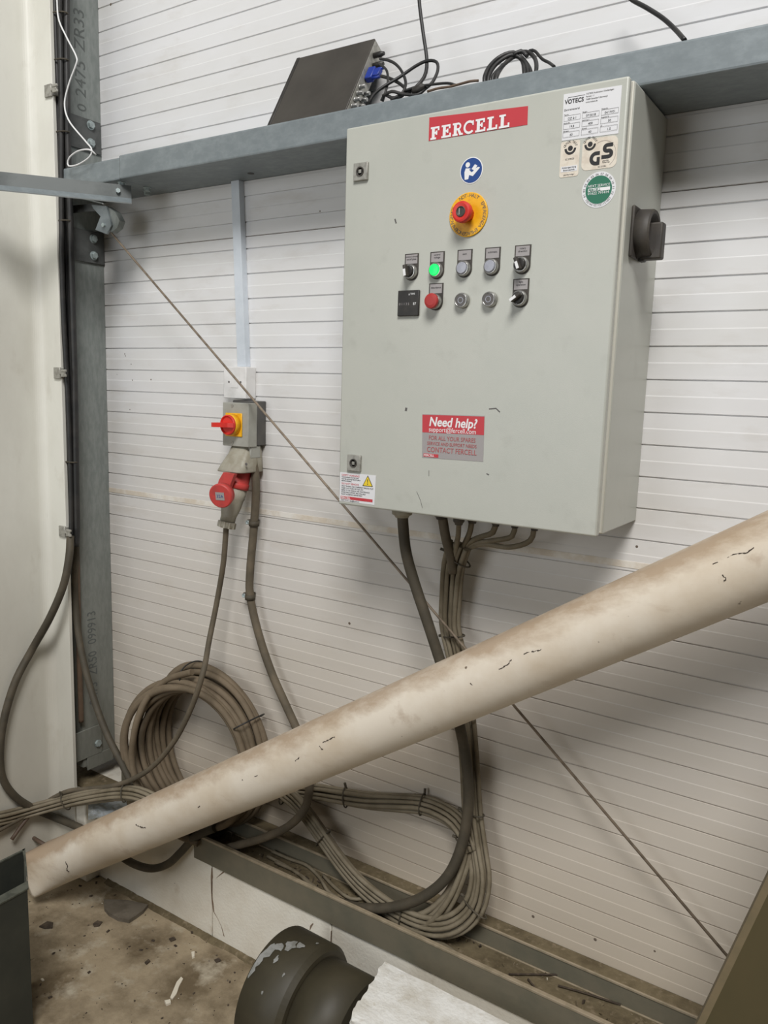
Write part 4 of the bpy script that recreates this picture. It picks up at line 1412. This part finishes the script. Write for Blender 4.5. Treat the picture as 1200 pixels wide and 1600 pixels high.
t = MB().lathe(ad - Vector((0.016, 0, 0.004)), (1, 0, 0.25), [(0, 0.003), (0.006, 0.0085), (0.026, 0.0085), (0.032, 0.003)], 'black', 14).build('ferrite_bead', None, ad)
tag(t, 'small black ferrite bead on the leads beside the recorder', 'bead')
leads = [([(594, 92, -.10), (606, 94, -.11), (618, 100, -.115), (628, 112, -.12), (634, 130, -.14), (628, 146, -.155), (610, 156, -.165)], .0032, 'black lead looping out of the upper recorder plug'),
         ([(592, 99, -.10), (604, 110, -.12), (606, 128, -.135), (602, 145, -.15), (598, 158, -.155)], .0028, 'thin black lead falling straight from the lower recorder plug'),
         ([(596, 119, -.11), (610, 123, -.12), (625, 131, -.13), (633, 140, -.145), (628, 150, -.155), (612, 153, -.16), (602, 148, -.162), (596, 158, -.162)], .0036, 'black lead curling away from the blue plug'),
         ([(577, 160, -.165), (585, 147, -.16), (600, 135, -.15), (625, 120, -.13), (650, 103, -.115), (668, 95, -.11), (682, 97, -.11), (684, 110, -.115), (676, 128, -.13), (664, 139, -.145), (652, 148, -.155), (630, 147, -.16), (612, 143, -.165), (598, 150, -.165)], .0034, 'black lead making the big open loop right of the recorder'),
         ([(632, 142, -.155), (650, 136, -.15), (675, 132, -.15), (699, 130, -.15), (712, 133, -.15)], .0028, 'black lead trailing right along the rail from the bead'),
         ([(668, 143, -.165), (685, 138, -.165), (705, 135, -.165), (735, 127, -.165), (748, 126, -.16)], .0026, 'thin brown lead lying along the rail edge')]
for l, r, lab in leads:
    cable('recorder_lead', l, r, 'cable_brown' if 'brown' in lab else 'cable_black', lab, step=0.006)
rc = thing('lead_coil', at(800, 115, -.10), 'small coil of black lead lying on the rail above the cabinet', 'cable coil')
for i, l in enumerate(([(759, 140, -.163), (757, 122, -.16), (764, 105, -.14), (778, 91, -.12), (795, 83, -.11), (808, 84, -.10), (822, 98, -.10), (829, 112, -.12), (829, 128, -.13)],
                       [(764, 140, -.16), (763, 122, -.155), (772, 104, -.135), (786, 92, -.12), (800, 86, -.11), (815, 92, -.10), (823, 106, -.12), (826, 130, -.14)],
                       [(769, 140, -.163), (770, 121, -.16), (780, 108, -.14), (792, 97, -.12), (806, 88, -.10), (816, 95, -.10), (819, 112, -.13), (819, 130, -.135)],
                       [(774, 140, -.163), (776, 120, -.16), (785, 104, -.12), (797, 92, -.10), (812, 82, -.09), (826, 82, -.09), (836, 92, -.10), (838, 108, -.13), (832, 128, -.14)],
                       [(802, 86, -.11), (814, 80, -.10), (824, 88, -.10)])):
    cable('lead_turn', l, 0.0042, 'cable_black', parent=rc, step=0.006)
cable('lead_tail', [(823, 86, -.09), (828, 79, -.09), (836, 80, -.09), (847, 92, -.10), (858, 98, -.11), (866, 104, -.13)], 0.0030, 'cable_black', 'black lead end sticking up out of the small coil on the rail', step=0.006)
cable('overhead_lead', [(975, -12, -.06), (988, 0, -.06), (1010, 12, -.07), (1035, 28, -.08), (1055, 46, -.10), (1070, 63, -.13)], 0.0042, 'cable_black', 'black lead coming down to the rail at the top right', step=0.01)

# ------------------------------------------------------------------ big white pipe
A = Vector((-1.72, -0.30, 0.094))
B = Vector((0.262, -0.23, 1.3815))
ax = (B - A).normalized()
up_ = Vector((0, 0, 1))
sd = ax.cross(up_).normalized()
upv = sd.cross(ax).normalized()
pipe = thing('white_pipe', A, 'big dirty white pipe slanting up across the picture from the floor corner', 'pipe')
b = MB()
n = 48
rings = []
Ltot = (B - A).length + 0.75
stations = [0.0, 0.012, 0.03, 0.06, 0.10, 0.15, 0.22] + [0.22 + (Ltot - 0.22) * k / 60 for k in range(1, 61)]
for s_ in stations:
    f = min(1, s_ / 0.17)
    f = f * f * (3 - 2 * f)
    pw = 0.22 + 0.78 * f
    ex_ = 1 + 0.06 * (1 - f)
    r = []
    for k in range(n):
        a = 2 * PI * k / n
        ca, sa = math.cos(a), math.sin(a)
        hx = 0.0690 * ex_ * (0.92 + 0.08 * f)
        hz_ = 0.0690 * ex_ * (0.94 + 0.06 * f)
        x = math.copysign(abs(ca) ** pw, ca) * hx
        z = math.copysign(abs(sa) ** pw, sa) * hz_
        r.append(b.bm.verts.new(A + ax * s_ + sd * x + upv * z))
    rings.append(r)
fs = []
for a_, c_ in zip(rings, rings[1:]):
    for k in range(n):
        fs.append(b.bm.faces.new((a_[k], a_[(k + 1) % n], c_[(k + 1) % n], c_[k])))
b._set(fs, 'pipe', True)
inner = [b.bm.verts.new(A + ax * 0.001 + (v.co - A) * 0.955) for v in rings[0]]
inner2 = [b.bm.verts.new(A + (v.co - A) * 0.9 + ax * 0.03) for v in inner]
f1, f2 = [], []
for k in range(n):
    f1.append(b.bm.faces.new((rings[0][k], inner[k], inner[(k + 1) % n], rings[0][(k + 1) % n])))
    f2.append(b.bm.faces.new((inner[k], inner2[k], inner2[(k + 1) % n], inner[(k + 1) % n])))
b._set(f1, 'pipe')
b._set(f2, 'pipe')
b._set([b.bm.faces.new(inner2)], 'crack')
b._set([b.bm.faces.new(rings[-1])], 'pipe')
tube_ = b.build('pipe_tube', pipe)
sa_ = tube_.data.attributes.new('soil', 'FLOAT', 'POINT')
for v in tube_.data.vertices:
    q = v.co - A
    q = q - ax * q.dot(ax)
    h_ = q.normalized().dot((upv * 0.94 + sd * (0.35 if sd.y < 0 else -0.35)).normalized())
    s0 = (v.co - A).dot(ax)
    sa_.data[v.index].value = max(0.0, (h_ - 0.62) * 1.2) + max(0.0, 0.35 - s0) * 0.9 * max(0, h_ + 0.3)
# dark scrapes that follow the surface
camdir = (CAM - (A + B) / 2)


def on_pipe(px, py, rr=0.0693):
    d = ray(px, py).normalized()
    w0 = CAM - A
    dp = d - ax * d.dot(ax)
    wp = w0 - ax * w0.dot(ax)
    a_, b2, c_ = dp.dot(dp), 2 * dp.dot(wp), wp.dot(wp) - rr * rr
    disc_ = b2 * b2 - 4 * a_ * c_
    if disc_ < 0: return None
    t_ = (-b2 - math.sqrt(disc_)) / (2 * a_)
    return CAM + d * t_


marks = [[(102, 1346), (105, 1352), (104, 1358), (109, 1362)], [(213, 1289), (220, 1293), (228, 1292)], [(1129, 898), (1133, 903), (1131, 908)], [(1000, 878), (1012, 872), (1026, 866)],
         [(1113, 880), (1122, 878)], [(1136, 870), (1150, 865), (1168, 862), (1176, 854)], [(498, 1166), (505, 1172)], [(460, 1188), (467, 1184)], [(504, 1160), (516, 1155), (522, 1152)], [(377, 1217), (379, 1220)], [(398, 1214), (403, 1212)],
         [(780, 1045), (790, 1040), (800, 1030)], [(735, 1068), (740, 1072)], [(820, 1022), (832, 1018), (845, 1016)], [(310, 1262), (312, 1260)]]
rnd = random.Random(5)
for l in marks:
    pts = [on_pipe(px + rnd.uniform(-1, 1), py + rnd.uniform(-1, 1)) for px, py in l]
    pts = [p for p in pts if p]
    if len(pts) > 1:
        sp = spline(pts, 0.003)
        dist = (CAM - sp[0]).length / 1.6
        ps = []
        for p_ in sp:
            ps.append(p_ + Vector((rnd.uniform(-1, 1), rnd.uniform(-1, 1), rnd.uniform(-1, 1))) * 0.0012)
        MB().tube(ps, [rnd.uniform(0.0002, 0.0015) * dist for _ in ps], 'pipemark', 5).build('scrape_mark', pipe)
# steel lug and pin at the end
q0, q1_ = at(44, 1304, -0.27), at(70, 1320, -0.29)
o = MB().cyl(q0, q1_, 0.006, 'cable_brown', 10).lathe(q0, q0 - q1_, [(-0.001, 0.010), (0.007, 0.010)], 'rod', 12).build('end_bolt', pipe)

# ------------------------------------------------------------------ lower left: dark green steel box
XB = -1.30


ZB = 0.40
gb = thing('steel_bin', (-1.33, -0.85, 0), 'dark green open-topped steel bin at the bottom left corner', 'bin')
co_ = [Vector((-1.250, -1.45, 0)), Vector((-1.250, -0.645, 0)), Vector((-1.408, -0.552, 0)), Vector((-1.418, -1.45, 0))]
cen = sum(co_, Vector()) / 4


def inset(l, d):
    c = sum(l, Vector()) / len(l)
    return [Vector((p.x + (d if p.x < c.x else -d), p.y + (d if p.y < c.y else -d * 1.2), p.z)) for p in l]


b = MB()
inn = inset(co_, 0.004)
o1 = [b.bm.verts.new(p) for p in co_]
o2 = [b.bm.verts.new(p + Vector((0, 0, ZB))) for p in co_]
i2 = [b.bm.verts.new(p + Vector((0, 0, ZB))) for p in inn]
i1 = [b.bm.verts.new(p + Vector((0, 0, 0.01))) for p in inn]
fs = [b.bm.faces.new(o1), b.bm.faces.new(i1)]
for k in range(4):
    k2 = (k + 1) % 4
    for u1, u2 in ((o1, o2), (o2, i2), (i2, i1)):
        fs.append(b.bm.faces.new((u1[k], u1[k2], u2[k2], u2[k])))
b._set(fs, 'binpaint')
b.build('bin_shell', gb)
b = MB()
b.prism([Vector((-1.2480, -1.45, ZB + .001)), Vector((-1.2480, -0.643, ZB + .001)), Vector((-1.276, -0.628, ZB + .001)), Vector((-1.276, -1.45, ZB + .001))], (0, 0, -0.004), 'binedge')
b.prism([Vector((-1.276, -0.628, ZB + .001)), Vector((-1.2480, -0.643, ZB + .001)), Vector((-1.409, -0.549, ZB + .001)), Vector((-1.411, -0.556, ZB + .001))], (0, 0, -0.004), 'binedge')
b.prism([Vector((-1.410, -1.45, ZB + .001)), Vector((-1.403, -0.556, ZB + .001)), Vector((-1.409, -0.549, ZB + .001)), Vector((-1.420, -1.45, ZB + .001))], (0, 0, -0.004), 'binedge')
b.build('rim', gb)

# ------------------------------------------------------------------ bottom: dark green pipe fitting
dx_, dy_, dz_, RR = -0.735, -0.315, 0.150, 0.150
dr = thing('pipe_fitting', (dx_, dy_, 0), 'thick dark green pipe with a scuffed collar on the floor at the bottom', 'pipe')
b = MB().lathe((dx_, dy_, dz_), (1, 0.0, 0), [(0.012, 0.128), (0.0, 0.140), (0.004, RR), (0.115, RR - 0.002), (0.128, RR - 0.012), (0.130, RR - 0.022)], 'drum', 64)
b.build('collar', dr)
b = MB().lathe((dx_, dy_, dz_), (1, 0.0, 0), [(0.12, 0.124), (0.262, 0.123)], 'drum', 64)
b.build('pipe_body', dr)
rnd = random.Random(9)
for (a_, x_, ww, hh) in ((118, 0.012, .022, .03), (108, 0.020, .028, .022), (100, 0.035, .03, .016), (93, 0.055, .035, .02), (88, 0.075, .03, .012), (112, 0.05, .012, .012), (128, 0.01, .016, .02), (75, .10, .008, .006), (140, .06, .008, .005), (120, 0.09, .006, .006)):
    n = 11
    b = MB()
    poly = []
    for k in range(n):
        t_ = 2 * PI * k / n
        rr = rnd.uniform(0.55, 1.1)
        aa = R_(a_) + math.sin(t_) * hh * rr / RR
        xx = x_ + math.cos(t_) * ww * 0.5 * rr
        xx = max(0.006, min(0.112, xx))
        poly.append(Vector((dx_ + xx, dy_ - math.cos(aa) * -1 * (RR + 0.0003) * 1.0, dz_ + math.sin(aa) * (RR + 0.0003))))
    # polygon sits on the collar towards the back-top
    vs = [b.bm.verts.new(p) for p in poly]
    cc = b.bm.verts.new(sum(poly, Vector()) / n + Vector((0, 0, 0.0012)))
    fs = [b.bm.faces.new((vs[k], vs[(k + 1) % n], cc)) for k in range(n)]
    b._set(fs, 'scuff')
    o = b.build('paint_scuff', dr)

# ------------------------------------------------------------------ bottom: rough white block
bl = MB()
bx0, bx1, by0, by1 = -0.462, 0.25, -0.425, -0.238
nx, ny, nz = 60, 16, 22
bm = bl.bm
bl.obox(Matrix.Translation(((bx0 + bx1) / 2, (by0 + by1) / 2, 0.15)), (bx1 - bx0, by1 - by0, 0.30), 'block')
bmesh.ops.subdivide_edges(bm, edges=bm.edges[:], cuts=23, use_grid_fill=True)
for v in bm.verts:
    p = v.co
    nearend = max(0.0, 1 - (p.x - bx0) / 0.05)
    nearside = max(0.0, 1 - min(abs(p.y - by0), abs(p.y - by1)) / 0.012)
    nn = (noise.noise(p * 40) * 0.006 + noise.noise(p * 90) * 0.0015) * (0.12 + 0.9 * max(nearend, nearside * 0.6))
    edge = min(abs(p.x - bx0), abs(p.x - bx1))
    k_ = 2.2 if p.x < bx0 + 0.02 else 1.0
    skew = (p.y - by1) * -0.22
    v.co = p + Vector((-nn * k_ + (skew if p.x < bx0 + 0.2 else 0) * 0.0 + (by1 - p.y) * 0.18, nn * 0.8, nn * 0.7 if p.z > 0.01 else 0))
for v in bm.verts:
    if v.co.z < 0: v.co.z = 0
o = bl.build('plaster_block', None, (-0.1, -0.33, 0))
tag(o, 'rough white chalky block with broken edges at the bottom, beside the upstand', 'block')

# ------------------------------------------------------------------ leaning timber, bottom right
tb = thing('leaning_beam', at(1110, 1600, -0.35), 'olive brown leaning beam cutting across the bottom right corner', 'beam')
e0, e1 = at(1085, 1600, -0.33), at(1190, 1380, -0.33)
dv_ = (e1 - e0).normalized()
foot = e0 - dv_ * (e0.z / dv_.z)
head = e0 + dv_ * 1.6
pr = Vector((dv_.z, 0, -dv_.x))
Wb = 0.108
b = MB()
q = [foot, foot + pr * Wb, head + pr * Wb, head]
b.prism([q[0] + pr * 0.011, q[1], q[2], q[3] + pr * 0.011], (0, -0.045, 0), 'timber')
b.build('beam_face', tb)
b = MB()
b.prism([q[0], q[0] + pr * 0.011, q[3] + pr * 0.011, q[3]], (0, -0.045, 0), 'timberedge')
b.build('beam_edge', tb)

# ------------------------------------------------------------------ floor litter
def flp(px, py, z=0.0):
    d = ray(px, py)
    return CAM + d * ((z - CAM.z) / d.z)


def chip(name, l, h, m, label, cat, zofs=0.0):
    pts = [flp(px, py, h + zofs) for px, py in l]
    b = MB().prism(pts, (0, 0, -h), m)
    o = b.build(name, None, (pts[0].x, pts[0].y, zofs))
    return tag(o, label, cat)


chip('slate_piece', [(162, 1405), (200, 1406), (231, 1413), (224, 1422), (213, 1430), (202, 1437), (185, 1434), (170, 1426), (163, 1418)], 0.012, 'slate', 'flat grey broken slate piece on the floor in front of the upstand', 'stone')
chip('white_peel', [(283, 1526), (286, 1529), (280, 1540), (276, 1552), (269, 1561), (266, 1558), (271, 1546), (276, 1534)], 0.004, 'palebit', 'narrow white curled strip of plastic on the floor', 'scrap')
chip('white_peel', [(257, 1563), (266, 1561), (267, 1566), (260, 1569)], 0.006, 'palebit', 'small white scrap at the end of the narrow white strip', 'scrap')
chip('stone_chip', [(299, 1487), (304, 1486), (304, 1494), (300, 1495)], 0.006, 'palebit', 'small white stone chip on the floor near the upstand', 'stone')
leaf = [([(61, 1447), (74, 1439), (83, 1441), (82, 1449), (70, 1450)], 'dark curled leaf on the floor, nearest the green box'),
        ([(145, 1443), (152, 1438), (160, 1440), (155, 1446), (147, 1447)], 'dark leaf scrap on the floor in front of the slate piece'),
        ([(226, 1503), (232, 1498), (235, 1501), (229, 1506)], 'dark flake on the floor above the narrow white strip'),
        ([(335, 1499), (342, 1496), (346, 1500), (338, 1503)], 'dark flake on the floor close to the green pipe collar'),
        ([(264, 1466), (272, 1463), (275, 1467), (267, 1470)], 'dark flake on the floor beneath the upstand joint')]
for l, lab in leaf:
    chip('dry_leaf', l, 0.004, 'debris', lab, 'leaf')
b = MB()
rnd = random.Random(21)
for i in range(260):
    x = rnd.uniform(-2.0, -0.5)
    y = -0.14 - abs(rnd.gauss(0, 0.22)) if i % 2 else rnd.uniform(-0.9, -0.145)
    if -1.70 < x < -1.1 and False: continue
    s_ = rnd.choice([0.0012, 0.0016, 0.0022, 0.003, 0.0045])
    mt = Matrix.Translation((x, y, s_ * 0.3)) @ Euler((rnd.uniform(-.4, .4), rnd.uniform(-.4, .4), rnd.random() * 6)).to_matrix().to_4x4()
    b.obox(mt, (s_ * 2.2, s_ * 1.3, s_ * 0.6), rnd.choice(['debris', 'debris', 'dirt', 'slate', 'palebit']) if i % 5 == 0 else 'debris')
tag(b.build('floor_grit'), 'dark grit and leaf crumbs scattered over the dusty concrete floor', 'litter', kind='stuff')
# brown mortar fillet at the foot of the upstand
b = MB()
pts = [Vector((-1.62 + 0.03 * k, YU - 0.004 - 0.006 * noise.noise(Vector((k * 0.7, 0, 0))), 0.0)) for k in range(44)]
for p, p2 in zip(pts, pts[1:]):
    b.prism([p + Vector((0, 0.006, 0)), p + Vector((0, -0.014 + 0.006 * noise.noise(p * 9), 0)), p + Vector((0, 0.004, 0.009))], p2 - p, 'dirt')
b.build('mortar_fillet', up)

# crumpled clear film on the end of the upstand
b = MB()
fv = {}
for i in range(9):
    for j in range(7):
        px, py = 138 + i * 7.5, 1243 + j * 6.5 - i * 1.2
        q = flp(px, py, 0.297)
        fv[i, j] = b.bm.verts.new((q.x, q.y, 0.299 + 0.012 * abs(noise.noise(Vector((i * .9, j * .9, 2))))))
fs = [b.bm.faces.new((fv[i, j], fv[i + 1, j], fv[i + 1, j + 1], fv[i, j + 1])) for i in range(8) for j in range(6)]
b._set(fs, 'film')
q = flp(160, 1262, 0.297)
o = b.build('plastic_film', None, (q.x, q.y, 0.297))
md = o.modifiers.new('thickness', 'SOLIDIFY')
md.thickness = 0.0008
tag(o, 'crumpled grey plastic film on the upstand behind the low end of the white pipe', 'film')

# hairline marks on the wall sheets: screws and scuffs
b = MB()
for (px, py, r) in ((207, 594, .0022), (236, 593, .0024), (196, 556, .002), (195, 553, .002), (205, 569, .002), (173, 7, .004), (546, 974, .004), (995, 854, .003), (833, 1432, .004), (930, 1468, .004), (183, 585, .001), (1023, 1486, .003), (500, 330, .002), (345, 1070, .001), (203, 640, .002)):
    q = at(px, py, 0)
    b.lathe((q.x, -0.0001, q.z), (0, -1, 0), [(0, r), (0.0007, r * 0.7)], 'joint', 8)
b.build('screw_marks', wall)

# groups of like things
GR = dict(gland_cable='cables dropping from the cabinet glands', loose_cable='loose cables in the sill tray', cleat_bracket='bolted plates on the corner post',
          girder_clip='girder clips on the white column edge', cable_clip='clips on the isolator feed cable', recorder_lead='leads behind the recorder',
          dry_leaf='dark leaf scraps on the floor', twig='twigs on the dusty sill', white_peel='white scraps on the floor', lead_plug='small black plugs in the recorder',
          cable_bundle='tied bundles of grey cable')
for o in list(bpy.data.objects):
    if o.parent is None:
        k = o.name.split('.')[0]
        if k in GR and 'label' in o:
            o['group'] = GR[k]
